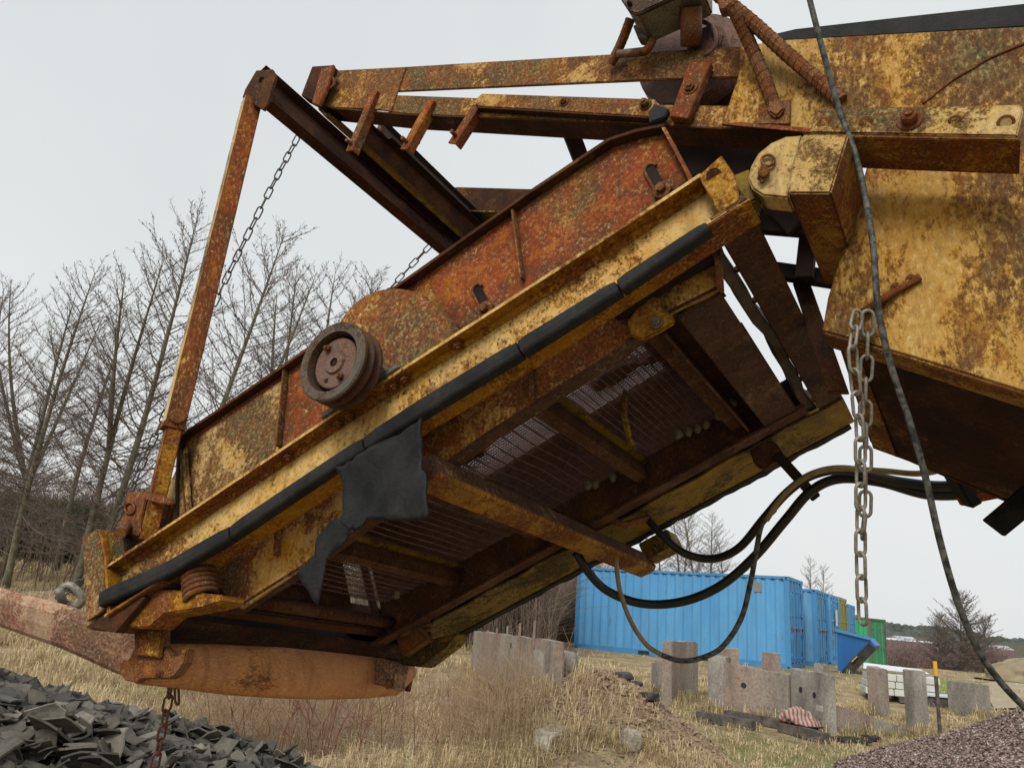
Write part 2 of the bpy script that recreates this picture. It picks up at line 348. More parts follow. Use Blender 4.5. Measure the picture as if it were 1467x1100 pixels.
# discharge-end cross beams
x = MB()
x.bar(S(1.93, .10, .05), S(1.93, 1.35, .05), .012, .12, WN)
x.obj('discharge_plate', M['darkbeam'], mac)
MB().bar(S(1.99, .18, -.035), S(1.99, 1.42, -.035), .10, .012, WN).obj('discharge_lip', M['under'], mac, bev=.002)
MB().tube([S(1.80, .2, -.02), S(1.80, 1.02, -.02)], .022, 14).obj('end_roller', M['inner'], mac, smooth=True)
MB().bar(S(1.87, .16, -.01), S(1.87, 1.15, -.01), .05, .05, WN).obj('cross_member', M['darkbeam'], mac, bev=.003)
MB().bar(S(2.06, .12, .0), S(2.06, 1.40, .0), .012, .13, WN).obj('discharge_plate', M['dark'], mac)

# ---- vibrating screen box ----
SIDE = [(262, 640), (270, 628), (415, 530), (600, 401), (760, 288), (878, 210), (916, 198), (957, 190), (990, 250), (1010, 300), (1029, 360), (1033, 412), (1014, 424), (958, 450), (860, 520), (700, 622), (560, 722), (430, 815), (345, 872), (300, 880), (262, 745)]
UP = SIDE[:10] + [(1012, 330), (860, 425), (700, 530), (560, 625), (430, 712), (300, 800), (262, 745)]
LO = [(1012, 330), (1029, 360)] + SIDE[11:19] + [(262, 790), (262, 746), (300, 800), (430, 712), (560, 625), (700, 530), (860, 425)]
_m = MB(); _m.prism([Q(x, y, t=.15) for x, y in UP], WV * .01, 0); _m.prism([Q(x, y, t=.1502) for x, y in LO], WV * .01, 1)
sp = _m.obj('side_plate', [M['side'], M['sidelow']], mac)
_m = MB().prism([Q(x, y, t=.1492) for x, y in ((272, 634), (412, 540), (402, 700), (275, 745))], WV * .001).obj('paint_patch', M['sidepale'], sp)
# top rim
rim = [(264, 634), (270, 627), (415, 529), (600, 400), (760, 287), (878, 209), (916, 197), (957, 189)]
for a, b in zip(rim, rim[1:]):
    pass
rings = []
for x_, y_ in rim:
    p = Q(x_, y_, t=.15); rings.append([p + WN * .004 - WV * .030, p + WN * .004 + WV * .012, p - WN * .006 + WV * .012, p - WN * .006 - WV * .030])
MB().sweep(rings).obj('rim', M['darkbeam'], sp)
p = [Q(957, 189, t=.15), Q(990, 250, t=.15), Q(1013, 305, t=.15), Q(1034, 380, t=.15), Q(1036, 415, t=.15)]
MB().sweep([[q_ - WV * .028, q_ + WV * .01, q_ + WV * .01 + WU * .009, q_ - WV * .028 + WU * .009] for q_ in p]).obj('rim', M['side'], sp)
p = [Q(264, 634, t=.15), Q(262, 690, t=.15), Q(262, 745, t=.15)]
MB().sweep([[q_ - WV * .028, q_ + WV * .01, q_ + WV * .01 - WU * .009, q_ - WV * .028 - WU * .009] for q_ in p]).obj('rim', M['darkbeam'], sp)
# lower flange of the box, turned inwards
lf = [(1033, 412), (958, 450), (860, 520), (700, 622), (560, 722), (430, 815), (330, 878)]
pts = [Q(a, b, t=.15) for a, b in lf]
MB().sweep([[q_, q_ + WV * .045, q_ + WV * .045 + WN * .009, q_ + WN * .009] for q_ in pts]).obj('bottom_flange', M['under'], sp)
for a, b in (((740, 304), (753, 402)), ((414, 531), (404, 640)), ((764, 525), (768, 573)), ((404, 752), (401, 796)), ((265, 640), (275, 745))):
    A_, B_ = Q(*a, t=.148), Q(*b, t=.148)
    MB().prism([A_, B_, B_ - WV * .022, A_ - WV * .022], WU * .007).obj('rib', M['guard'], sp, bev=.0015)
for (a, b) in (((932, 243), (951, 276)), ((684, 415), (699, 446)), ((262, 722), (272, 742))):   # slotted spring mounts
    A_, B_ = Q(*a, t=.146), Q(*b, t=.146); d = (B_ - A_).normalized(); o_ = d.cross(WV).normalized()
    sl = [A_ + (o_ * math.cos(k) - d * math.sin(k)) * .013 for k in [PI * j / 8 for j in range(9)]] + [B_ - (o_ * math.cos(k) - d * math.sin(k)) * .013 for k in [PI * j / 8 for j in range(9)]]
    MB().prism(sl, WV * .003).obj('slot', M['dark'], sp)
    b_ = MB(); ring = [A_ + (o_ * math.cos(k) - d * math.sin(k)) * .016 - WV * .002 for k in [PI * j / 10 for j in range(11)]]
    b_.tube(ring + [B_ - o_ * .016 - WV * .002], .004, 6).obj('slot_lip', M['iron'], sp)
    bb = MB(); bb.cyl(B_ + WV * .004, B_ - WV * .016, .024, 20); bb.cyl(B_ - WV * .016, B_ - WV * .03, .013, 6); bb.obj('bolt', M['iron'], sp, bev=.001)
bolt(sp, Q(272, 690, t=.15), -WV, .016, mat='iron')
# faces under the beam carry paler mixed paint
# spring-seat lug between the two openings
lug = [(897, 462), (906, 448), (912, 436), (922, 427), (935, 423), (948, 427), (949, 441), (962, 450), (966, 462), (945, 475), (920, 487), (902, 480)]
plateT('spring_bracket', lug, .128, .012, M['tubeyel'], mac, bev=.004)
bolt(sp, Q(941, 462, t=.125), -WV, .010, mat='grey')
plateT('shade_pad', [(875, 420), (905, 388), (1000, 345), (1030, 352), (1024, 372), (960, 406), (900, 450), (880, 455)], .125, .02, M['dark'], mac)  # near-black plate standing in for the shading above the lug
# far side plate and ends of the box
bs = MB()
bs.prism([S(.145, 1.0, -.06), S(1.83, 1.0, -.06), S(1.83, 1.0, .31), S(.145, 1.0, .31)], WV * .01)
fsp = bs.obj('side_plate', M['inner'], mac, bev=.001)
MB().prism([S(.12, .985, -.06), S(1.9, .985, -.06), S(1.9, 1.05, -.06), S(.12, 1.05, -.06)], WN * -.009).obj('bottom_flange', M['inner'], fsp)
MB().prism([S(.12, 1.125, -.03), S(2.0, 1.125, -.03), S(2.0, 1.15, -.03), S(.12, 1.15, -.03)], WN * .03).obj('edge_angle', M['flange'], fsp)
MB().prism([S(.1, 1.05, .06), S(2.1, 1.05, .06), S(2.1, 1.45, .10), S(.1, 1.45, .10)], WN * .01).obj('gap_shade_sheet', M['dark'], mac)  # dark sheet put in as the shade between box and far beam
# box ends
MB().prism([S(.15, .165, .10), S(.32, .165, .10), S(.32, .99, .10), S(.15, .99, .10)], WN * .006).obj('dark_infill_sheet', M['inner'], mac)  # added sheet that keeps the sky out of this dark end
_ta, _tb = sorted((QS(500, 850, s=1.84)[1], QS(536, 850, s=1.84)[1]))
for a_, b_ in ((.165, max(.2, _ta)), (min(_tb, .95), .995)):
    MB().prism([S(1.84, a_, -.03), S(1.84, b_, -.03), S(1.84, b_, .31), S(1.84, a_, .31)], WU * .006).obj('box_end_plate', M['inner'], mac)
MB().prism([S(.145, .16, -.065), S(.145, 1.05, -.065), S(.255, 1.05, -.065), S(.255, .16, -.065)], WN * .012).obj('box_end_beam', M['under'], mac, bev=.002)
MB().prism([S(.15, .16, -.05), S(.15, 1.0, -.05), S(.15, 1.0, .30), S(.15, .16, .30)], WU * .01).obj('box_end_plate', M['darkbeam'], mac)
ea = MB()
ea.prism([S(.30, .17, -.03), S(.30, 1.0, -.03), S(.35, 1.0, -.03), S(.35, .17, -.03)], WN * .008)
ea.prism([S(.30, .20, -.055), S(.30, 1.0, -.055), S(.308, 1.0, -.055), S(.308, .20, -.055)], WN * .07)
ea.obj('angle_bar', M['inner'], mac, bev=.001)
# bearers under the wire cloth: a web with a mossy top flange
for s in (.665, 1.085, 1.46):
    c = MB(); c.bar(S(s, .16, .012), S(s, .995, .012), .010, .06, WN); c.bar(S(s + .02, .16, -.018), S(s + .02, .995, -.018), .04, .008, WN)
    c.obj('bearer', M['inner'], mac, bev=.001)
    MB().bar(S(s - .016, .16, .036), S(s - .016, .995, .036), .022, .010, WN).obj('bearer_flange', M['mossy'], mac)
# big cross tube slung below the box, its end standing out beyond the far beam
cb = MB(); rings = []
for t in (.07, .5, 1.0, 1.30, 1.57):
    w0, w1 = .92, 1.005
    rings.append([S(w0 + .012, t, -.135), S(w1 - .012, t, -.135), S(w1, t, -.123), S(w1, t, -.075), S(w0, t, -.075), S(w0, t, -.123)])
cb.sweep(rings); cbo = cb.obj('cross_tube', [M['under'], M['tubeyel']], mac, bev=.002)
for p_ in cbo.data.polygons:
    if p_.normal.dot(WN) < -.5: p_.material_index = 1  # ochre underside paints in light bounced up from the ground
MB().prism([S(.80, 1.50, -.03), S(.93, 1.50, -.03), S(.93, 1.50, -.10), S(.80, 1.50, -.10)], WV * .12).obj('tube_end_bracket', M['mossy'], mac, bev=.004)
MB().tube([S(.80, 1.30, -.03), S(.86, 1.2, -.05), S(.90, 1.12, -.02)], .014, 8).obj('bent_rod', M['iron'], mac, smooth=True)
# wire cloth, lower deck and upper deck
def cloth(name, sA, sB, tA, tB, h, ds, dt, r, mat, seed, wav=.0016):
    mb = MB(); R = random.Random(seed)
    t = tA
    while t < tB:
        ph = R.random() * 6; pts = []; k = max(4, int((sB - sA) / (ds * 1.0)))
        for i in range(k + 1):
            s = sA + (sB - sA) * i / k; pts.append(S(s, t + .004 * N3.noise(V((s * 7, t * 9, seed))), h + wav * (1 if (i % 2) else -1) + .010 * N3.noise(V((s * 3, t * 3, seed)))))
        mb.tube(pts, r, 3, caps=False); t += dt * R.uniform(.9, 1.1)
    s = sA
    while s < sB:
        pts = [S(s + .006 * N3.noise(V((s * 9, tt * 5, seed + 4))), tt, h + .010 * N3.noise(V((s * 3, tt * 3, seed)))) for tt in [tA + (tB - tA) * i / 14 for i in range(15)]]
        mb.tube(pts, r * 1.1, 3, caps=False); s += ds * R.uniform(.85, 1.15)
    return mb.obj(name, M[mat], mac)
for i, (a, b) in enumerate(((.33, .665), (.665, 1.085), (1.085, 1.46), (1.46, 1.80))):
    cloth('wire_cloth', a, b, .17, .995, .052, (.022, .034, .03, .03)[i], .0135, .0022, 'mesh', i + 1)
# worn upper deck seen through the cloth
ud = MB()
for i in range(106): t = .165 + .0078 * i; ud.tube([S(.16 + .33 * q_, t, .30 + .004 * N3.noise(V((q_, t * 6, 1)))) for q_ in range(6)], .0023, 3, caps=False)
for i in range(150): s = .16 + .0110 * i; ud.tube([S(s, .165 + .21 * q_, .304) for q_ in range(5)], .0023, 3, caps=False)
udo = ud.obj('upper_deck', M['deckplate'], mac)
rr = random.Random(77); cl = MB()
for i in range(26):
    s_, t_ = rr.uniform(.2, 1.75), rr.uniform(.2, .95); n_ = 9; w_1, w_2 = rr.uniform(.03, .12), rr.uniform(.02, .07)
    cl.prism([S(s_ + w_1 * math.cos(2 * PI * q_ / n_) * rr.uniform(.6, 1.2), t_ + w_2 * math.sin(2 * PI * q_ / n_) * rr.uniform(.6, 1.2), .308 + .0004 * i) for q_ in range(n_)], WN * .004)
cl.obj('caked_dirt', M['inner'], udo)
for s in (.42, .84, 1.25, 1.66): MB().bar(S(s, .17, .28), S(s, .99, .28), .025, .035, WN).obj('deck_bearer', M['inner'], mac)
for t in (.36,): MB().bar(S(.16, t, .265), S(1.82, t, .265), .02, .03, WN).obj('deck_rail', M['inner'], mac)
MB().prism([S(1.45, .17, .312), S(1.83, .17, .312), S(1.83, .99, .312), S(1.45, .99, .312)], WN * .004).obj('deck_plate', M['inner'], mac)
# stones caught at the edge of the cloth
rr = random.Random(5)
for s, t in ((.50, .93), (.47, .955), (.44, .965), (.41, .97), (.36, .96), (.85, .93), (.77, .97), (.83, .95), (1.70, .93), (.30, .93)):
    bm = bmesh.new(); bmesh.ops.create_icosphere(bm, subdivisions=2, radius=.014)
    o_ = S(s, t, .035)
    for v in bm.verts: v.co = V((v.co.x * rr.uniform(.7, 1.2), v.co.y, v.co.z * 1.2)) * (1 + .25 * N3.noise(v.co * 70 + V((s * 9, t, 0))))
    me = bpy.data.meshes.new('caught_stone'); bm.to_mesh(me); bm.free()
    so = link('caught_stone', me, M['stonedk'], None, True, o_); prop(so, 'small pale pebbles lodged along the inner edge of the wire screen', 'pebble', 'pebbles lodged in the wire screen')
# dangling strap inside
MB().tube([S(.52, .55, .06), S(.56, .60, .03), S(.60, .70, .0), S(.61, .74, -.02)], .010, 5).obj('loose_strap', M['mossy'], mac)

# ---- guard disc, bearing and V-belt pulley ----
cs, ct, ch = QS(566, 507, t=.085)
ring = [S(cs + .178 * math.cos(a), .085, ch + .182 * math.sin(a)) for a in [PI * 2 * i / 56 for i in range(56)]]
ring = [Q(565 + 90 * math.cos(a), 509 + 96 * math.sin(a), t=.085) for a in [PI * 2 * i / 56 for i in range(56)]]
MB().prism(ring, WV * .05).obj('guard_disc', M['guard'], mac, bev=.002)
ps, pt, ph = QS(475, 517, t=-.10)
AX = lambda t: S(ps, t, ph)
def disc_profile(prof, n=48):
    rings = []
    for t, r in prof: rings.append([S(ps + r * math.cos(2 * PI * j / n), t, ph + r * math.sin(2 * PI * j / n)) for j in range(n)])
    vs = [p_ for r_ in rings for p_ in r_]; fs = [(i * n + j, i * n + (j + 1) % n, (i + 1) * n + (j + 1) % n, (i + 1) * n + j) for i in range(len(rings) - 1) for j in range(n)]
    return vs, fs, n
R0 = .108
vs, fs, n = disc_profile([(-.100, R0 - .026), (-.102, R0 - .004), (-.098, R0)])
pul = fromworld('pulley', *disc_profile([(-.098, R0), (-.090, R0), (-.080, R0 - .016), (-.077, R0 - .016), (-.067, R0), (-.062, R0), (-.052, R0 - .016), (-.049, R0 - .016), (-.039, R0), (-.030, R0), (-.028, R0 - .02), (-.028, .03)])[:2], M['pulley'], mac, smooth=False)
fromworld('rim_face', vs, fs, M['rimgrey'], pul)
fromworld('web', *disc_profile([(-.100, R0 - .026), (-.062, R0 - .034), (-.060, .070)])[:2], M['pulley'], pul)
hub = MB(); v2, f2, n = disc_profile([(-.060, .072), (-.084, .069), (-.086, .066), (-.086, .032), (-.092, .028), (-.092, .012)])
hub.add(v2, f2); hub.obj('hub', M['flesh'], pul)
MB().cyl(AX(-.06), AX(-.088), .0125, 16).obj('shaft_end', M['dark'], pul)
for a, r in ((.6, .052), (2.2 + PI / 2, .052)): bolt(pul, S(ps + r * math.cos(a + .8), -.086, ph + r * math.sin(a + .8)), -WV, .009, mat='iron', washer=False)
for a in (5.6,): MB().cyl(S(ps + .05 * math.cos(a), -.0855, ph + .05 * math.sin(a)), S(ps + .05 * math.cos(a), -.0868, ph + .05 * math.sin(a)), .007, 12).obj('bolt_hole', M['dark'], pul)
MB().cyl(AX(-.03), AX(.10), .028, 20).obj('shaft', M['grey'], mac, smooth=False)
hT = lambda s: interp(topH, s)
bh = MB(); bx0, bx1 = QS(577, 525, t=.02)[0], QS(468, 600, t=.02)[0]
fo = MB(); fo.prism([S(bx0, -.005, hT(bx0) + .002), S(bx1, -.005, hT(bx1) + .002), S(bx1, .075, hT(bx1) + .002), S(bx0, .075, hT(bx0) + .002)], WN * .018); fo.obj('bearing_foot', M['grey'], mac, bev=.003)
prof = [(bx0 + .02, hT(bx0) + .02), (bx1 - .03, hT(bx1) + .02), (ps + .045, ph - .03), (ps + .05, ph + .02), (ps + .02, ph + .055), (ps - .02, ph + .055), (ps - .055, ph + .02), (ps - .075, ph - .035)]
MB().prism([S(a, .015, b) for a, b in prof], WV * .05).obj('bearing_housing', M['grey'], mac, bev=.008)

# ---- rubber flap torn and hanging over the beam ----
def cloth_sheet(name, outline, t, th, mat, parent, amp=.028, hang=0):
    """a limp sheet: an outline cut from a fine grid, waved in and out of its plane"""
    R_ = random.Random(len(outline)); o2 = []
    for (xa, ya), (xb, yb) in zip(outline, outline[1:] + outline[:1]):
        n_ = max(1, int(math.hypot(xb - xa, yb - ya) / 9))
        o2 += [(xa + (xb - xa) * i / n_ + (R_.gauss(0, .9) if i else 0), ya + (yb - ya) * i / n_ + (R_.gauss(0, .9) if i else 0)) for i in range(n_)]
    outline = o2
    P2 = [QS(x, y, t=t) for x, y in outline]
    bm = bmesh.new(); vs = [bm.verts.new((a, b, 0)) for a, _, b in P2]; bm.faces.new(vs)
    bmesh.ops.triangulate(bm, faces=bm.faces)
    for _ in range(4): bmesh.ops.subdivide_edges(bm, edges=[e for e in bm.edges if e.calc_length() > .02], cuts=1); bmesh.ops.triangulate(bm, faces=bm.faces)
    off = root_of(parent).location
    for v in bm.verts:
        a, b = v.co.x, v.co.y
        tt = t + amp * N3.noise(V((a * 6, b * 4, 3))) + amp * .4 * N3.noise(V((a * 17, b * 9, 7))) + amp * .35 * abs(N3.noise(V((a * 9 + b * 14, 2, 7)))) + .008 * math.sin(a * 30 + b * 12)
        v.co = S(a, tt, b) - off
    me = bpy.data.meshes.new(name); bm.to_mesh(me); bm.free()
    o_ = link(name, me, mat, parent, True)
    md = o_.modifiers.new('thick', 'SOLIDIFY'); md.thickness = th
    return o_
cloth_sheet('rubber_flap', [(478, 668), (520, 650), (560, 625), (603, 598), (602, 672), (608, 676), (620, 742), (600, 745), (560, 744), (523, 742), (516, 752), (500, 758), (484, 750), (486, 700)], -.028, .006, M['flap'], mac)
cloth_sheet('rubber_flap', [(484, 742), (500, 752), (494, 775), (470, 800), (463, 845), (456, 868), (447, 850), (423, 820), (452, 800), (458, 770)], .03, .005, M['flap'], mac, .02)

# ---- springs ----
def spring(p, axis, r, wire, turns, L_):
    axis = axis.normalized(); x_ = axis.orthogonal().normalized(); y_ = axis.cross(x_)
    return [p + axis * (L_ * i / (turns * 14)) + (x_ * math.cos(2 * PI * i / 14) + y_ * math.sin(2 * PI * i / 14)) * r for i in range(turns * 14 + 1)]
sA = QS(288, 853, t=.05); MB().tube(spring(S(sA[0], .05, sA[2] - .01), WN, .040, .009, 6, .09), .0085, 8).obj('coil_spring', M['iron'], mac, smooth=True)
sB = QS(606, 905, t=1.22); MB().tube(spring(S(sB[0], 1.22, sB[2] - .02), WN, .036, .009, 5, .09), .0085, 8).obj('coil_spring', M['iron'], mac, smooth=True)
plateT('spring_bracket', [(560, 830), (570, 868), (585, 866), (584, 905), (574, 912), (560, 900), (566, 880)], 1.02, .05, M['iron'], mac)
MB().prism([Q(575, 925, t=1.12), Q(655, 906, t=1.12), Q(640, 925, t=1.12), Q(600, 955, t=1.12), Q(570, 952, t=1.12)], WV * .10).obj('spring_seat', M['mossy'], mac, bev=.006)
MB().prism([Q(563, 900, t=1.05), Q(590, 892, t=1.05), Q(612, 915, t=1.05), Q(575, 940, t=1.05)], WV * .05).obj('spring_bracket', M['iron'], mac, bev=.004)

# ---- brackets at the discharge end, near side ----
plateT('spring_seat', [(122, 897), (150, 868), (205, 842), (262, 846), (318, 852), (316, 862), (292, 870), (235, 880), (212, 900), (180, 898), (160, 905), (128, 902)], .02, .08, M['flange'], mac, bev=.004)
MB().prism([Q(122, 898, t=0), Q(200, 848, t=0), Q(208, 856, t=0), Q(165, 906, t=0)], WV * .03).obj('end_lip', M['darkbeam'], mac, bev=.002)
# upright end plate, red primer showing through
plateT('end_upright', [(117, 768), (140, 757), (149, 800), (152, 872), (124, 890)], -.0, .012, M['primer'], mac)
plateT('end_block', [(138, 757), (176, 760), (182, 800), (147, 806)], .02, .10, M['mossy'], mac, bev=.004)
MB().prism([Q(140, 758, t=0), Q(149, 800, t=0), Q(153, 878, t=0), Q(158, 874, t=0), Q(152, 800, t=0), Q(145, 760, t=0)], WV * .08).obj('end_edge', M['flange'], mac)
# clevis holding the post
plateT('clevis', [(181, 704), (206, 702), (246, 715), (246, 722), (230, 722), (208, 716), (203, 740), (203, 762), (198, 768), (172, 765), (168, 752), (178, 735)], .03, .014, M['post'], mac, bev=.003)
plateT('clevis', [(206, 708), (244, 718), (232, 770), (196, 800), (178, 800), (178, 768), (203, 764), (206, 742), (214, 738), (216, 716)], .11, .03, M['flange'], mac, bev=.003)
plateT('clevis', [(232, 720), (265, 640), (272, 740), (236, 766)], .13, .012, M['bracket'], mac, bev=.002)
b = MB(); b.cyl(Q(185, 752, t=.05), Q(172, 764, t=-.03), .017, 16); b.obj('pin', M['iron'], mac, bev=.002)
b = MB(); b.tube([Q(186 + 7 * math.cos(a), 728 + 8 * math.sin(a), t=.026) for a in [2 * PI * i / 14 for i in range(15)]], .0035, 6); b.obj('pin_ring', M['bolt'], mac, smooth=True)

# ---- telescopic post ----
def boxpost(a, b, w, d, name, mat, bev=.003):
    A_, B_ = Q(*a, t=.06), Q(*b, t=.06); dr = (B_ - A_).normalized(); yy = (WV - dr * WV.dot(dr)).normalized(); xx = dr.cross(yy).normalized()
    rot = Matrix.Rotation(.42, 3, dr); xx = rot @ xx; yy = rot @ yy
    return MB().box((A_ + B_) / 2, (B_ - A_) / 2, xx * w / 2, yy * d / 2).obj(name, mat, mac, bev=bev), dr, xx, yy
po, dr, xx, yy = boxpost((361, 146), (247, 616), .062, .062, 'post_sleeve', M['post'])
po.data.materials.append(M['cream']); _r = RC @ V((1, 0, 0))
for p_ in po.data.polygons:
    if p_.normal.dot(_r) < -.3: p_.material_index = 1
po2, *_ = boxpost((252, 600), (210, 775), .047, .047, 'inner_post', M['flange'])
bo = MB(); pc = Q(256, 597, t=.06) + (-yy * .03) ; 
fa = -yy if (-yy).dot(RC @ V((0, 0, 1))) < 0 else yy
ctr = Q(250, 600, t=.06)
fb_ = max((xx, -xx, yy, -yy), key=lambda q_: q_.dot((EYE - ctr).normalized()))
for f_ in (fb_,):
    MB().tube([ctr + f_ * .030, ctr + f_ * .044, ctr + f_ * .046], [.024, .024, .020], 24).obj('pin', M['iron'], po)
MB().box(Q(247.5, 612, t=.06), dr * .010, xx * .034, yy * .034).obj('collar', M['iron'], po, bev=.002)

_c = Q(366, 128, t=.06); _a = RC.transposed() @ (_c - EYE) - MA; _b = RC.transposed() @ (Q(210, 775, t=.06) - EYE) - MA
MB().bar(S(_a.dot(MU), 1.44, _a.dot(MN)), S(_b.dot(MU), 1.44, _b.dot(MN)), .055, .055, WV).obj('post_sleeve', M['post'], mac, bev=.003)
# ---- conveyor tail frame: cross beams across the width ----
def along_v(name, px0, px1, t0, t1, mat, depth=.012, lipw=.03, bev=.002):
    """angle profile running across the machine; px0/px1 are the upper and lower edge seen at its near end"""
    a, b = Q(*px0, t=t0), Q(*px1, t=t0); d = WV * (t1 - t0); e = (b - a).normalized(); nn = WV.cross(e).normalized()
    if nn.dot(RC @ V((0, 0, 1))) < 0: nn = -nn
    mb = MB(); mb.prism([a, b, b + nn * depth, a + nn * depth], d)
    lo = -nn
    mb.prism([a + nn * .001, a + nn * depth, a + nn * depth + lo * (lipw + depth) - e * .006, a + lo * lipw - e * .006], d)
    mb.prism([b - nn * .001, b + nn * depth, b + nn * depth + lo * (lipw + depth) + e * .006, b + lo * lipw + e * .006], d)
    return mb.obj(name, mat, mac, bev=bev)
along_v('cross_channel', (372, 103), (379, 151), .05, 1.5, M['darkbeam'], lipw=.035)
plateT('end_plate', [(367, 101), (390, 99), (395, 110), (383, 150), (377, 158), (347, 140), (351, 128)], .045, .012, M['darkbeam'], mac)
MB().cyl(Q(376, 116, t=.046), Q(376, 116, t=.06), .014, 14).obj('bolt_hole', M['dark'], mac)
# second pair of cross pieces at the conveyor tail
plateT('tail_bracket', [(447, 95), (477, 93), (456, 150), (431, 137)], .22, .05, M['darkbeam'], mac, bev=.003)
plateT('tail_bracket', [(460, 98), (478, 92), (470, 122), (457, 152), (446, 148)], .20, .015, M['post'], mac, bev=.003)
MB().tube([Q(470 + 9 * math.cos(a), 118 + 9 * math.sin(a), t=.215) for a in [2 * PI * i / 14 for i in range(15)]], .006, 6).obj('bracket_ring', M['iron'], mac)
along_v('tail_cross_bar', (458, 153), (468, 164), .24, 1.42, M['mossy'], lipw=.012)
along_v('tail_cross_bar', (520, 172), (500, 215), .45, 1.40, M['darkbeam'], lipw=.02)
MB().tube([Q(545, 183, t=.62), S(*(lambda q: (q[0], 1.36, q[2]))(QS(545, 183, t=.62)))], .022, 12).obj('tail_roller', M['iron'], mac, smooth=True)
along_v('tail_cross_bar', (548, 178), (556, 200), .60, 1.42, M['dark'], lipw=.02)
# ---- conveyor frame, near side ----
arm = [(480, 101), (580, 96), (860, 81), (1064, 66), (1080, 70), (1062, 112), (960, 113), (862, 118), (565, 131), (560, 145), (583, 138), (700, 141), (830, 148), (945, 150), (1060, 151), (1062, 182), (860, 170), (583, 163), (545, 160), (458, 153)]
near = plateT('conveyor_side', [(480, 101), (577, 96), (1066, 66), (1066, 110), (960, 113), (564, 131), (560, 158), (458, 153)], .25, .010, M['arm'], mac)
plateT('conveyor_rail', [(560, 136), (700, 141), (945, 150), (1070, 152), (1165, 160), (1165, 190), (860, 176), (583, 163), (556, 160)], .25, .010, M['arm'], mac)
# underside of the lower rail, its shade put into the dark paint
u0 = [Q(x_, y_, t=.25) for x_, y_ in ((458, 154), (583, 165), (860, 177), (1165, 191))]
MB().sweep([[q_, q_ + WV * .085, q_ + WV * .085 + WN * .008, q_ + WN * .008] for q_ in u0]).obj('rail_underside', M['darkbeam'], near)
plateT('weld_plate', [(566, 97), (582, 96), (560, 160), (545, 158)], .245, .006, M['arm'], near)
for a, b in (((535, 131), (499, 216)), ((616, 144), (577, 214)), ((682, 150), (646, 205))):
    A_, B_ = Q(*a, t=.235), Q(*b, t=.215); hl = MB(); dd = (B_ - A_).normalized(); si = dd.cross(WV).normalized()
    hl.prism([A_ - si * .014, B_ - si * .014, B_ + si * .014, A_ + si * .014], WV * .008)
    hl.prism([A_ + si * .014, B_ + si * .014, B_ + si * .020, A_ + si * .020], WV * .035); h_ = hl.obj('hanger_bar', M['side'], mac, bev=.001)
    pp = B_ - dd * .03 - WV * .004
    MB().cyl(pp + WV * .002, pp - WV * .022, .007, 10).obj('pin', M['iron'], h_)
MB().bar(Q(585, 205, t=.28), Q(600, 200, t=.30), .025, .02, WN).obj('clamp', M['dark'], mac)
# angle iron bolted on the rail
ai = plateT('angle_iron', [(690, 134), (937, 142), (945, 150), (938, 168), (685, 152), (678, 146)], .225, .006, M['arm'], mac)
q0, q1 = Q(683, 153, t=.225), Q(938, 168, t=.225)
MB().sweep([[a_, a_ + WV * .03, a_ + WV * .03 - WN * .006, a_ - WN * .006] for a_ in (q0, q1)]).obj('angle_leg', M['darkbeam'], ai)
bolt(ai, Q(808, 147, t=.225), -WV, .010, mat='iron'); bolt(ai, Q(925, 151, t=.225), -WV, .012, mat='iron', head=.018)
plateT('clamp', [(928, 160), (938, 148), (958, 156), (952, 168), (930, 176)], .21, .02, M['rubber'], mac, bev=.003)
ab = MB().prism([Q(988, 88, t=.22), Q(1019, 89, t=.22), Q(985, 170, t=.22), Q(959, 167, t=.22)], WV * .025).obj('strap_plate', M['side'], mac, bev=.002)
bolt(ab, Q(989, 126, t=.22), -WV, .014, mat='iron')
# window behind the strap: sheet painted near-black for the unlit conveyor inside
plateT('dark_interior_sheet', [(1000, 100), (1070, 100), (1070, 160), (1000, 160)], .40, .01, M['dark'], mac)
# struts below the rail
MB().bar(Q(815, 183, t=.35), Q(845, 262, t=.55), .05, .05, WN).obj('strut', M['dark'], mac, bev=.002)
plateT('slotted_tab', [(750, 181), (880, 187), (905, 196), (750, 190)], .42, .006, M['darkbeam'], mac)
# far side of conveyor frame
MB().prism([Q(630, 272, t=1.40), Q(655, 268, t=1.40), Q(800, 272, t=1.40), Q(800, 322, t=1.40), Q(650, 318, t=1.40)], WV * .01).obj('far_conveyor_side', M['darkbeam'], mac, bev=.002)
a0, a1 = Q(640, 318, t=1.40), Q(820, 326, t=1.40)
MB().sweep([[q_ - WV * .0, q_ - WV * .12, q_ - WV * .12 + WN * .01, q_ + WN * .01] for q_ in (a0, a1)]).obj('far_conveyor_flange', M['mossy'], mac)

# ---- belt drum behind the arm ----
dp = Q(990, 90, t=.36)
dr_ = MB(); dr_.tube([dp - WV * .02, dp + WV * .75], .155, 40); dr_.obj('belt_drum', M['flesh'], mac, smooth=False)
dpo = Q(1012, 62, t=.27); MB().cyl(dpo + WV * .05, dpo - WV * .01, .055, 24).obj('drum_bearing', M['flesh'], mac, bev=.006)
MB().tube([Q(1000 + 26 * math.cos(a), 56 + 26 * math.sin(a), t=.25) for a in [-2.2 + 3.4 * i / 12 for i in range(13)]], .007, 6).obj('bearing_strap', M['flesh'], mac, smooth=True)

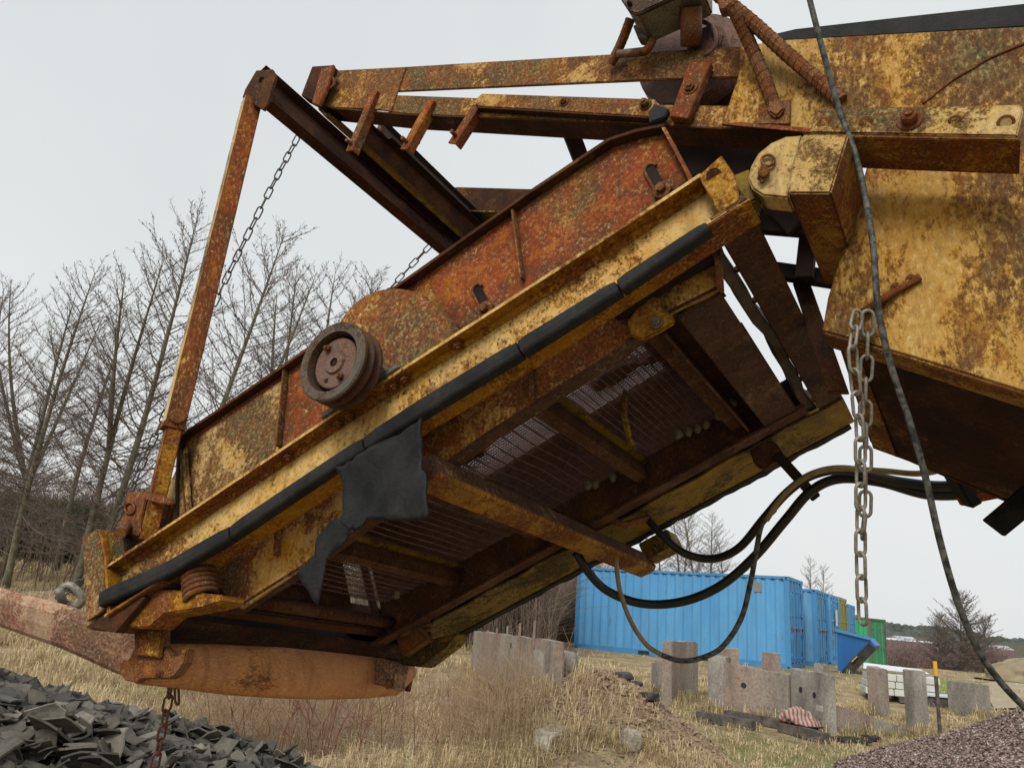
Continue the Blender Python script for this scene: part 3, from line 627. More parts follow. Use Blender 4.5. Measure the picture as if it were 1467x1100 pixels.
# ---- hopper ----
hop = [(1060, 66), (1126, 57), (1467, 38), (1700, 25), (1700, 640), (1467, 560), (1300, 508), (1178, 473), (1186, 427), (1244, 232), (1226, 196), (1165, 190), (1034, 178), (1058, 108)]
hp = plateT('hopper_side', hop, .245, .012, M['hopper'], mac, bev=.002)
MB().sweep([[Q(x_, y_, t=.243), Q(x_, y_, t=.243) + WV * .075, Q(x_, y_, t=.243) + WV * .075 - WN * .012, Q(x_, y_, t=.243) - WN * .012] for x_, y_ in ((1178, 474), (1300, 509), (1467, 561), (1700, 641))]).obj('hopper_lip', M['bracketdk'], hp, bev=.002)
# weld seam and stiffener on the side
MB().tube([Q(1322, 148, t=.243), Q(1362, 116, t=.243), Q(1420, 82, t=.243), Q(1520, 40, t=.243)], .003, 6).obj('weld_seam', M['bolt'], hp)
MB().prism([Q(1034, 178, t=.24), Q(1165, 190, t=.24), Q(1165, 184, t=.24), Q(1060, 175, t=.24)], WV * .004).obj('edge_strip', M['side'], hp)
MB().sweep([[Q(x_, y_, t=.26), Q(x_, y_, t=.26) + WV * .03, Q(x_, y2, t=.26) + WV * .03, Q(x_, y2, t=.26)] for x_, y_, y2 in ((1106, 58, 50), (1140, 56, 42), (1300, 47, 24), (1467, 37, 6), (1700, 24, -24))]).obj('belt_skirt', M['rubber'], mac)
# hopper underside and its lower shell
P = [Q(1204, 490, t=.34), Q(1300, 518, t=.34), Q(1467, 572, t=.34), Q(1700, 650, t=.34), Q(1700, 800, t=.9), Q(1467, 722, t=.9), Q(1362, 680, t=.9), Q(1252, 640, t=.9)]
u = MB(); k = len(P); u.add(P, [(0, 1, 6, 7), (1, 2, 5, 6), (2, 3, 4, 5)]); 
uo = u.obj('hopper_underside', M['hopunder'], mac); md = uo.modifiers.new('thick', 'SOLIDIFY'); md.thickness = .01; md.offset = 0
MB().prism([Q(1204, 490, t=.33), Q(1226, 498, t=.33), Q(1285, 655, t=.88), Q(1252, 640, t=.88)], WN * .02).obj('hopper_rib', M['bracketdk'], mac)
MB().bar(Q(1330, 540, t=.4), Q(1345, 600, t=.62), .02, .03, WN).obj('hopper_rib', M['darkbeam'], mac)
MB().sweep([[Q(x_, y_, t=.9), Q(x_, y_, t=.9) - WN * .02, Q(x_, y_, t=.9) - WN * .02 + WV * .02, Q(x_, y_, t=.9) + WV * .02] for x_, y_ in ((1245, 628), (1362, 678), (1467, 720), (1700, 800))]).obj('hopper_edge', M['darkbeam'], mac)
# chain rail on the hopper side
MB().tube([Q(1318, 397, t=.238), Q(1290, 412, t=.236), Q(1232, 450, t=.232)], .0085, 10).obj('hanger_rod', M['bolt'], mac, smooth=True)
for x_, y_ in ((1305, 400), (1283, 412)): bolt(hp, Q(x_, y_, t=.238), -WV, .007, head=.004)
# ---- hinge bracket ----
hb = MB()
ang = [(1174, 155), (1463, 149), (1466, 160), (1457, 195), (1159, 190), (1164, 170)]
bk = plateT('bracket_arm', ang, .085, .012, M['bracket'], mac, bev=.003)
q = [Q(x_, y_, t=.085) for x_, y_ in ((1159, 191), (1300, 194), (1457, 196))]
MB().sweep([[a_, a_ + WV * .115, a_ + WV * .115 - WN * .012, a_ - WN * .012] for a_ in q]).obj('bracket_leg', M['bracketdk'], bk, bev=.002)
for x_, y_, r in ((1181, 177, .012), (1241, 176, .012), (1368, 174, .010), (1441, 177, .013)):
    MB().tube([Q(x_, y_, t=.0855), Q(x_, y_, t=.083)], [r * 1.25, r * 1.1], 18).obj('hole_rim', M['bolt'], bk)
    MB().tube([Q(x_, y_, t=.084), Q(x_, y_, t=.0825)], [r * .8, r * .75], 18).obj('hole_plug', M['bracket'], bk)
bolt(bk, Q(1303, 173, t=.085), -WV, .016, mat='iron', head=.024)
blk = MB().prism([Q(x_, y_, t=.02) for x_, y_ in ((1149, 192), (1216, 192), (1190, 277), (1129, 277), (1133, 240))], WV * .42).obj('hinge_block', M['bracket'], mac, bev=.004)
for p_ in blk.data.polygons: pass
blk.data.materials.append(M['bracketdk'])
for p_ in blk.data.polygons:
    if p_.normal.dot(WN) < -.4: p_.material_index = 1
arc = [(1150, 193), (1125, 195), (1104, 204), (1086, 219), (1075, 238), (1071, 256), (1077, 270), (1092, 280), (1130, 284)]
lugp = plateT('hinge_lug', arc, .03, .06, M['bracket'], mac, bev=.004)
b = MB(); b.tube([Q(1100 + 9 * math.cos(a), 230 + 8 * math.sin(a), t=.022) for a in [2 * PI * i / 16 for i in range(17)]], .0035, 6)
b.tube([Q(1096, 238, t=.02), Q(1090, 252, t=.02), Q(1092, 262, t=.02)], .004, 6); b.tube([Q(1093, 240, t=.02), Q(1087, 257, t=.02)], .004, 6)
b.obj('split_pin', M['bolt'], lugp, smooth=True)
MB().tube([Q(1094, 246, t=.032), Q(1094, 246, t=.008), Q(1094, 246, t=.006)], [.012, .012, .009], 14).obj('pin', M['bolt'], lugp)
MB().prism([Q(1045, 252, t=.05), Q(1075, 240, t=.05), Q(1082, 262, t=.05), Q(1085, 285, t=.05), Q(1040, 305, t=.05), Q(1030, 280, t=.05)], WV * .05).obj('hinge_tongue', M['mossy'], mac, bev=.005)
# frame members behind the hinge, shade painted in dark, a sheet for the dark interior
plateT('dark_interior_sheet', [(962, 192), (1062, 182), (1170, 192), (1170, 290), (1130, 335), (1060, 262), (985, 250)], .46, .02, M['dark'], mac)
MB().bar(Q(1080, 322, t=.50), Q(1185, 330, t=.50), .03, .045, WN).obj('inner_brace', M['dark'], mac, bev=.002)
MB().bar(Q(1110, 388, t=.60), Q(1215, 404, t=.60), .03, .045, WN).obj('inner_brace', M['dark'], mac, bev=.002)
MB().bar(Q(1160, 325, t=.56), Q(1152, 400, t=.56), .045, .03, WV).obj('inner_brace', M['dark'], mac, bev=.002)
plateT('inner_brace', [(1080, 280), (1140, 280), (1150, 312), (1090, 312)], .52, .01, M['darkbeam'], mac)
plateT('inner_brace', [(1135, 405), (1160, 405), (1215, 560), (1185, 560)], .62, .03, M['darkbeam'], mac)

# ---- lower part of the machine beyond the end beam: hose clamp bracket on the far beam ----
MB().prism([Q(1072, 640, t=1.25), Q(1085, 628, t=1.25), Q(1110, 632, t=1.25), Q(1122, 650, t=1.25), Q(1095, 672, t=1.25), Q(1080, 665, t=1.25)], WV * .05).obj('hose_bracket', M['under'], mac, bev=.006)
MB().bar(Q(1112, 650, t=1.25), Q(1170, 714, t=1.30), .035, .012, WV).obj('hose_strap', M['dark'], mac, bev=.003)

# ---- drawbar clamp, drawbar and belly axle ----
plateT('clamp_plate', [(192, 905), (192, 930), (183, 945), (170, 950), (172, 966), (178, 974), (196, 978), (202, 972), (240, 972), (250, 968), (263, 950), (268, 930), (262, 927), (258, 938), (246, 940), (242, 932), (232, 925), (232, 880), (228, 880), (226, 925), (215, 930), (212, 905)], .10, .03, M['iron'], mac, bev=.003)
plateT('clamp_strap', [(192, 900), (233, 902), (228, 942), (192, 938)], .085, .012, M['flange'], mac, bev=.003)
plateT('clamp_plate', [(232, 884), (246, 884), (236, 940), (233, 950)], .17, .01, M['dark'], mac)
bolt(mac, Q(230, 966, t=.10), -WV, .008, mat='iron')
db = MB(); rings = []
for (x0, y0), (x1, y1), d in (((-260, 748), (-260, 772), 3.2), ((0, 842), (0, 896), 2.62), ((100, 868), (95, 930), 2.50), ((178, 903), (172, 965), 2.44), ((240, 932), (236, 980), 2.40)):
    a, b = D(x0, y0, d), D(x1, y1, d); e = (b - a); nn = (RC @ V((0.15, 0, 1))).normalized(); r_ = []
    for j in range(12):
        an = 2 * PI * j / 12; r_.append((a + b) / 2 + e * .5 * math.copysign(abs(math.cos(an)) ** .6, math.cos(an)) - nn * .03 * math.sin(an))
    rings.append(r_)
db.sweep(rings).obj('drawbar', M['draw'], mac, smooth=False)
bl = MB(); rings = []
for (x_, yt, yb, t) in ((205, 925, 978, .12), (258, 922, 984, .22), (330, 925, 994, .38), (400, 928, 999, .56), (470, 935, 1001, .80), (530, 942, 999, 1.02), (570, 950, 995, 1.22), (585, 957, 978, 1.32)):
    a, b = Q(x_, yt, t=t), Q(x_, yb, t=t); e = b - a; r_ = []
    for j in range(14):
        an = 2 * PI * j / 14; r_.append((a + b) / 2 + e * .5 * math.copysign(abs(math.cos(an)) ** .7, math.cos(an)) + WU * -.045 * math.sin(an))
    rings.append(r_)
bo_ = bl.sweep(rings).obj('belly_axle', M['belly'], mac, smooth=True)
plateT('axle_plate', [(470, 940), (548, 942), (584, 955), (578, 990), (560, 986), (520, 975), (470, 958)], 1.0, .01, M['draw'], mac)
MB().tube([Q(584, 990, t=1.3), Q(588, 970, t=1.3), Q(583, 955, t=1.3)], .012, 8).obj('axle_hook', M['iron'], mac, smooth=True)
MB().cyl(Q(556, 981, t=1.0), Q(556, 981, t=.985), .014, 12).obj('pin', M['iron'], mac)

# ---- electrical box above the conveyor with its welded rebar stand ----
b3 = MB()
bx = [(895, -60), (893, 2), (904, 19), (915, 22), (1004, -20), (1004, -60)]
bo3 = plateT('motor_box', bx, .12, .11, M['boxgrey'], mac, bev=.005)
MB().prism([Q(893, -60, t=.117), Q(891, 3, t=.117), Q(903, 21, t=.117), Q(915, 24, t=.117), Q(1006, -18, t=.117), Q(1006, -60, t=.117)], WV * -.012).obj('box_lid', M['rimgrey'], bo3, bev=.003)
bolt(bo3, Q(903, 8, t=.104), -WV, .007, mat='dark', washer=False)
plateT('box_tab', [(906, 36), (924, 32), (928, 56), (914, 56)], .2, .03, M['boxgrey'], mac, bev=.003)
MB().tube([Q(990, 10, t=.17), Q(990, 66, t=.24)], .030, 18).obj('box_pillar', M['iron'], mac, smooth=True)
def rebar(pts, r, name='rebar', tw=.012):
    pts = smooth_path(pts, 4); o_ = MB(); o_.tube(pts, r, 10)
    for a, b in zip(pts, pts[1:]):
        n_ = max(1, int((b - a).length / tw)); d_ = (b - a).normalized(); x_ = d_.orthogonal().normalized(); y_ = d_.cross(x_)
        for i in range(n_):
            c_ = a.lerp(b, (i + .5) / n_)
            o_.tube([c_ + (x_ * math.cos(g) + y_ * math.sin(g)) * r * .99 + d_ * (.005 * math.sin(g)) for g in [2 * PI * k / 10 for k in range(11)]], r * .09, 4, caps=False)
    return o_.obj(name, M['rebar'], mac, smooth=False)
rebar([Q(903, 28, t=.16), Q(890, 62, t=.2), Q(875, 92, t=.23)], .014)
rebar([Q(1047, 5, t=.12), Q(1066, 45, t=.17), Q(1090, 100, t=.22), Q(1108, 148, t=.24)], .017, tw=.016)
rebar([Q(1010, -22, t=.12), Q(1075, 30, t=.16), Q(1130, 80, t=.2), Q(1205, 145, t=.235)], .018, tw=.016)
MB().tube([Q(885, 78, t=.2), Q(925, 74, t=.2)], .012, 12).obj('pipe_stub', M['flesh'], mac, smooth=True)
MB().tube(smooth_path([Q(920, 76, t=.19), Q(930, 68, t=.19), Q(935, 58, t=.19)], 3), .012, 8).obj('pipe_hook', M['rebar'], mac, smooth=True)
plateT('weld_foot', [(1088, 148), (1133, 142), (1132, 178), (1084, 178)], .238, .006, M['iron'], mac)
plateT('weld_blob', [(1098, 140), (1116, 138), (1124, 155), (1112, 168), (1100, 160)], .225, .016, M['iron'], mac, bev=.005)
# light bulb of tape on the bar
plateT('stand_top', [(1020, -40), (1052, -40), (1052, 12), (1030, 14)], .12, .03, M['iron'], mac)

# ---------------------------------------------------------------- chains, hoses and cables (each a thing of its own)
def link_mesh(name, Lk, Wk, r):
    pts = []; k = 7
    for i in range(k + 1): a = PI * i / k; pts.append(V((Wk * math.cos(a), 0, Lk + Wk * math.sin(a))))
    for i in range(k + 1): a = PI + PI * i / k; pts.append(V((Wk * math.cos(a), 0, -Lk + Wk * math.sin(a))))
    pts.append(pts[0]); mb = MB(); n = 7; vs = []
    P_ = pts[:-1]; c = len(P_)
    for i, p in enumerate(P_):
        d = (P_[(i + 1) % c] - P_[i - 1]).normalized(); y = V((0, 1, 0)); x = d.cross(y)
        vs += [p + (x * math.cos(2 * PI * j / n) + y * math.sin(2 * PI * j / n)) * r for j in range(n)]
    fs = [(i * n + j, i * n + (j + 1) % n, ((i + 1) % c) * n + (j + 1) % n, ((i + 1) % c) * n + j) for i in range(c) for j in range(n)]
    me = bpy.data.meshes.new(name); me.from_pydata(vs, [], fs); me.polygons.foreach_set('use_smooth', [True] * len(fs)); return me
def chain(name, label, path, pitch, wk, r, mat, group=None, twist0=0, smooth_k=8, jit=.15, seed=1):
    R = random.Random(seed)
    P_ = smooth_path(path, smooth_k) if len(path) > 2 else [V(path[0]), V(path[1])]
    L_ = [0]
    for a, b in zip(P_, P_[1:]): L_.append(L_[-1] + (b - a).length)
    def at(d):
        d = min(max(d, 0), L_[-1])
        for i in range(len(P_) - 1):
            if d <= L_[i + 1]: return P_[i].lerp(P_[i + 1], (d - L_[i]) / max(1e-9, L_[i + 1] - L_[i]))
        return P_[-1]
    root = empty(name, P_[0], label, 'chain', group)
    me = link_mesh('chain_link', pitch / 2 - wk + r * 1.0, wk, r); me.materials.append(mat)
    n = int(L_[-1] / pitch); base = None
    for i in range(n):
        a, b = at(i * pitch), at((i + 1) * pitch); c = (a + b) / 2; d = (b - a).normalized()
        x_ = d.orthogonal().normalized() if base is None else (base - d * base.dot(d)).normalized(); base = x_
        an = twist0 + (PI / 2 if i % 2 else 0) + R.uniform(-jit, jit); y_ = d.cross(x_)
        xx_ = x_ * math.cos(an) + y_ * math.sin(an); yy_ = d.cross(xx_)
        o = bpy.data.objects.new('link', me); COL.objects.link(o); o.parent = root
        mt = Matrix((xx_, yy_, d)).transposed().to_4x4(); mt.translation = c - root.location; o.matrix_local = mt
    return root
# heavy doubled chain from the hopper rod
chain('hanging_chain', 'pale galvanised chain hanging longest from the rod on the yellow hopper', [Q(1230, 447, t=.21), D(1221, 500, 1.57), D(1231, 600, 1.57), D(1233, 700, 1.57), D(1233, 800, 1.57), D(1237, 912, 1.57)], .047, .0112, .0036, M['chain'], seed=2, twist0=.5)
chain('hanging_chain', 'shorter doubled-back strand of pale chain beside the longest one under the hopper', [Q(1243, 447, t=.205), D(1243, 490, 1.60), D(1240, 560, 1.60), D(1240, 650, 1.60), D(1239, 740, 1.60), D(1231, 800, 1.60)], .047, .0112, .0036, M['chain'], seed=3, twist0=1.2)
chain('stay_chain', 'long thin dark chain running down behind the post from the cross channel', [Q(427, 196, t=.5), D(378, 290, 3.3), D(300, 450, 3.2), D(215, 640, 3.1), D(130, 815, 3.0), D(70, 862, 2.95)], .052, .0115, .0032, M['chaindk'], jit=.3, seed=4)
chain('stay_chain', 'thin chain whose top shows above the guard disc below the cross channel', [Q(618, 350, t=1.25), D(560, 412, 3.9), D(500, 480, 3.9)], .052, .0115, .0032, M['chaindk'], jit=.3, seed=5)
chain('hook_chain', 'rusty brown chain hanging from the clamp hook above the roof tile heap', [D(247, 952, 2.36), D(243, 990, 2.36), D(234, 1040, 2.38), D(222, 1095, 2.4), D(218, 1130, 2.4)], .050, .0125, .0038, M['chainru'], jit=.2, seed=6)
chain('hook_chain', 'short rusty chain end doubled beside the longer one on the clamp hook', [D(252, 960, 2.34), D(254, 1012, 2.34)], .050, .0115, .0038, M['chainru'], seed=7)
# shackle behind the end plate
sh = MB(); sh.tube(smooth_path([D(88, 842, 2.9), D(100, 838, 2.9), D(114, 850, 2.9), D(118, 862, 2.9), D(108, 868, 2.9), D(92, 862, 2.9), D(88, 856, 2.9)], 4), .014, 10)
sh.cyl(D(84, 846, 2.85), D(92, 866, 2.9), .016, 12)
prop(sh.obj('shackle', M['chain'], None, smooth=True), 'grey steel bow shackle joining the chain behind the rusty end plate', 'shackle')

def hose(name, label, cat, pts, r, mat, n=14, group=None):
    o = MB().tube(smooth_path(pts, 8), r, n).obj(name, mat, None, smooth=True); prop(o, label, cat, group); return o
hose('hydraulic_hose', 'thick black hose sagging lowest across the blue container', 'hose', [D(825, 790, 2.75), D(842, 818, 2.75), D(870, 846, 2.75), D(918, 864, 2.72), D(975, 862, 2.66), D(1030, 840, 2.6), D(1080, 798, 2.55), D(1125, 745, 2.5), D(1160, 705, 2.45), D(1200, 686, 2.4), D(1260, 690, 2.3), D(1330, 708, 2.2), D(1400, 705, 2.1), D(1467, 688, 2.0), D(1560, 665, 1.9)], .0155, M['hose'])
hose('hydraulic_hose', 'black hose with the tighter loop above the corner of the blue container', 'hose', [D(925, 740, 2.85), D(948, 766, 2.8), D(980, 792, 2.75), D(1020, 800, 2.7), D(1058, 785, 2.62), D(1095, 742, 2.55), D(1128, 705, 2.5), D(1165, 680, 2.42), D(1215, 673, 2.33), D(1290, 690, 2.24), D(1370, 695, 2.12), D(1467, 668, 2.0), D(1560, 650, 1.9)], .0145, M['hose'])
hose('thin_hose', 'thin dark grey cable looping down past the top of the concrete blocks', 'hose', [D(948, 938, 2.52), D(975, 946, 2.5), D(1005, 942, 2.48), D(1035, 926, 2.46), D(1062, 885, 2.45), D(1076, 830, 2.45), D(1084, 785, 2.46), D(1092, 750, 2.48), D(1110, 730, 2.5)], .0085, M['cable'])
hose('thin_hose', 'short tan hose coming down from under the screen in front of the blue container', 'hose', [D(882, 800, 2.62), D(888, 845, 2.6), D(903, 888, 2.56), D(925, 922, 2.54), D(948, 938, 2.52)], .0080, M['tan'])
hose('thin_hose', 'tan yellowish hose running level above the black hoses to the hopper', 'hose', [D(1098, 745, 2.44), D(1118, 715, 2.42), D(1150, 686, 2.38), D(1190, 672, 2.33), D(1260, 674, 2.24), D(1320, 678, 2.14), D(1380, 664, 2.04), D(1467, 643, 1.94), D(1560, 620, 1.85)], .0085, M['tan'])
hose('power_cable', 'long weathered grey cable hanging down in front of the yellow hopper', 'cable', [D(1148, -50, 1.72), D(1160, 0, 1.7), D(1178, 70, 1.68), D(1200, 150, 1.66), D(1220, 205, 1.62), D(1234, 255, 1.58), D(1250, 345, 1.5), D(1258, 440, 1.46), D(1275, 520, 1.45), D(1302, 600, 1.44), D(1325, 680, 1.43), D(1348, 780, 1.42), D(1375, 870, 1.42), D(1410, 945, 1.42), D(1467, 1012, 1.42), D(1540, 1070, 1.42)], .0062, M['cable'])
mb = MB().prism([D(1410, 746, 1.9), D(1440, 769, 1.85), D(1500, 720, 1.75), D(1500, 670, 1.8)], (RC @ V((0, 0, 1))) * .012)
mb.obj('mud_flap', M['rubber'], mac, bev=.002)
MB().bar(D(1360, 665, 2.07), D(1392, 722, 2.07), .035, .06, RC @ V((0, 0, 1))).obj('hose_clamp', M['rubber'], mac, bev=.004)
MB().bar(D(1376, 712, 2.1), D(1480, 690, 1.95), .03, .05, RC @ V((0, 0, 1))).obj('hose_channel', M['side'], mac, bev=.003)
#SECTION2
# ================================================================ THE PLACE BEHIND
def sst(a, b, x):
    t = min(max((x - a) / (b - a), 0), 1); return t * t * (3 - 2 * t)
MOUND = (1.12, 9.3)
def gz(x, y):
    z = .42 * sst(9, 20, y)
    if y > 8: z += sst(.05, -.55, x / y) * sst(10, 70, y) * 7.0
    if y > 20: z -= (1.15 * sst(30, 46, y) + 1.9 * sst(48, 85, y)) * sst(.30, .44, x / y)
    z += sst(120, 520, y) * 3.0
    z += .05 * N3.noise(V((x * .5, y * .5, 0))) + .025 * N3.noise(V((x * 1.7, y * 1.7, 4)))
    d = math.hypot(x - MOUND[0], (y - MOUND[1]) * .8)
    if d < 2.2: z += .92 * sst(2.1, .05, d + .18 * N3.noise(V((x * 1.4, y * 1.4, 8)))) + .05 * N3.noise(V((x * 5, y * 5, 2))) * sst(2.2, 1, d)
    return z
def GP(px, py, far=400):
    r = (RC @ ray(px, py)).normalized(); t = 2.0
    while t < far:
        p = EYE + r * t
        if p.z <= gz(p.x, p.y): return V((p.x, p.y, gz(p.x, p.y)))
        t *= 1.004
    return EYE + r * far
def PIX(p):
    c_ = RC.transposed() @ (V(p) - EYE); return c_.x / c_.z * F + CX, c_.y / c_.z * F + CY, c_.z
def hgt(p, ytop):
    lo, hi = 0., 60.
    for _ in range(40):
        m_ = (lo + hi) / 2
        if PIX(p + V((0, 0, m_)))[1] > ytop: lo = m_
        else: hi = m_
    return lo
# ---- ground sheet ----
m, nt, p = newmat('dry_grass_ground'); co = coord(nt)
big = noi(nt, co, .35, 6, .6, 1, .4); mid = noi(nt, co, 2.3, 8, .7, 2); fin = noi(nt, co, 26, 6, .75, 3)
c = ramp(nt, mid, [(.3, (.17, .12, .075)), (.46, (.36, .275, .165)), (.6, (.52, .41, .25)), (.75, (.43, .34, .20))])
c = mix(nt, ramp(nt, big, [(.52, 0), (.64, .6)]), c, ramp(nt, fin, [(.35, (.11, .12, .035)), (.65, (.26, .25, .10))]))
c = mix(nt, math_(nt, 'MULTIPLY', ramp(nt, noi(nt, co, 1.1, 7, .7, 6), [(.55, 0), (.66, 1)]), .7), c, (.15, .115, .085))
c = mix(nt, .75, c, ramp(nt, fin, [(.3, (.35, .35, .35)), (.7, (1.25, 1.25, 1.2))]), 'MULTIPLY')
vd = nt.nodes.new('ShaderNodeVectorMath'); vd.operation = 'DISTANCE'; L(nt, coord(nt, sc_=(1, 1, 0)), vd.inputs[0]); vd.inputs[1].default_value = (MOUND[0], MOUND[1], 0)
em = ramp(nt, math_(nt, 'DIVIDE', math_(nt, 'ADD', vd.outputs['Value'], math_(nt, 'MULTIPLY', mid, 1.6)), 4), [(.40, 1), (.62, 0)])
c = mix(nt, math_(nt, 'MULTIPLY', em, .8), c, ramp(nt, fin, [(.3, (.12, .075, .05)), (.5, (.26, .175, .12)), (.7, (.42, .32, .23))]))
vd2 = nt.nodes.new('ShaderNodeVectorMath'); vd2.operation = 'DISTANCE'; L(nt, coord(nt, sc_=(1, 1, 0)), vd2.inputs[0]); vd2.inputs[1].default_value = (3.4, 10.2, 0)
vf = nt.nodes.new('ShaderNodeVectorMath'); vf.operation = 'LENGTH'; L(nt, coord(nt), vf.inputs[0])
c = mix(nt, ramp(nt, math_(nt, 'DIVIDE', vf.outputs['Value'], 200), [(.50, 0), (.62, .85)]), c, (.075, .075, .058))
gm = ramp(nt, math_(nt, 'DIVIDE', math_(nt, 'ADD', vd2.outputs['Value'], math_(nt, 'MULTIPLY', mid, 3)), 5), [(.38, 1), (.62, 0)])
c = mix(nt, math_(nt, 'MULTIPLY', gm, .7), c, ramp(nt, fin, [(.35, (.08, .10, .025)), (.65, (.22, .24, .08))]))
L(nt, c, p.inputs['Base Color']); p.inputs['Roughness'].default_value = 1; p.inputs['Specular IOR Level'].default_value = .05
bump(nt, p, math_(nt, 'ADD', mid, math_(nt, 'MULTIPLY', fin, .6)), .9, .05)
M['ground'] = m
vs, fs = [], []
radii = [0.0 + .5 * i for i in range(8)] + [4 + .16 * i for i in range(76)]
while radii[-1] < 3400: radii.append(radii[-1] * 1.045)
NA = 200; angs = []
for j in range(NA): angs.append(-1.0 + 2.0 * j / 150 if j < 151 else 1.0 + (2 * PI - 2.0) * (j - 150) / 50)
for r in radii[1:]:
    for a in angs: x_, y_ = r * math.sin(a), r * math.cos(a); vs.append((x_, y_, gz(x_, y_)))
nr = len(radii) - 1
for i in range(nr - 1):
    for j in range(NA): fs.append((i * NA + j, i * NA + (j + 1) % NA, (i + 1) * NA + (j + 1) % NA, (i + 1) * NA + j))
vs.append((0, 0, gz(0, 0))); fs += [(len(vs) - 1, (j + 1) % NA, j) for j in range(NA)]
me = bpy.data.meshes.new('ground'); me.from_pydata(vs, [], fs)
g_ = link('ground', me, M['ground'], smooth=True); prop(g_, 'dry straw grass and bare earth of the yard', 'ground', kind='structure')

# ---- containers ----
def paintmat(name, a, b, rust=.12, seed=0, rough=.5, streak=(1, 1, .25)):
    m, nt, p = newmat(name); co = coord(nt, sc_=streak)
    n = noi(nt, co, 1.6, 7, .65, seed); n2 = noi(nt, co, 7, 8, .7, seed + 3)
    c = ramp(nt, n, [(.35, a), (.65, b)])
    c = mix(nt, ramp(nt, n2, [(.66 - .1 * rust, 0), (.76 - .1 * rust, .85)]), c, (.14, .075, .045))
    c = mix(nt, math_(nt, 'MULTIPLY', ramp(nt, noi(nt, co, 3, 6, .7, seed + 5), [(.4, 0), (.7, 1)]), .30), c, (.10, .15, .18))
    L(nt, c, p.inputs['Base Color']); p.inputs['Roughness'].default_value = rough
    bump(nt, p, n2, .15, .01); return m
M['cblue'] = paintmat('container_blue', (.085, .30, .58), (.12, .37, .64), .5, 1)
M['cblue2'] = paintmat('container_blue_worn', (.09, .27, .50), (.16, .38, .60), .6, 2)
M['cgreen'] = paintmat('container_olive', (.24, .26, .08), (.34, .34, .14), .6, 3)
M['cgreen2'] = paintmat('container_green', (.03, .30, .13), (.05, .38, .17), .3, 4)
M['crail'] = paintmat('container_rail_blue', (.05, .21, .44), (.08, .28, .52), .35, 5)
M['cdark'] = plain('container_dark', (.02, .02, .02), (.05, .045, .04), 5)
M['rustbox'] = paintmat('rusty_green_panel', (.10, .16, .08), (.16, .12, .07), .9, 8)
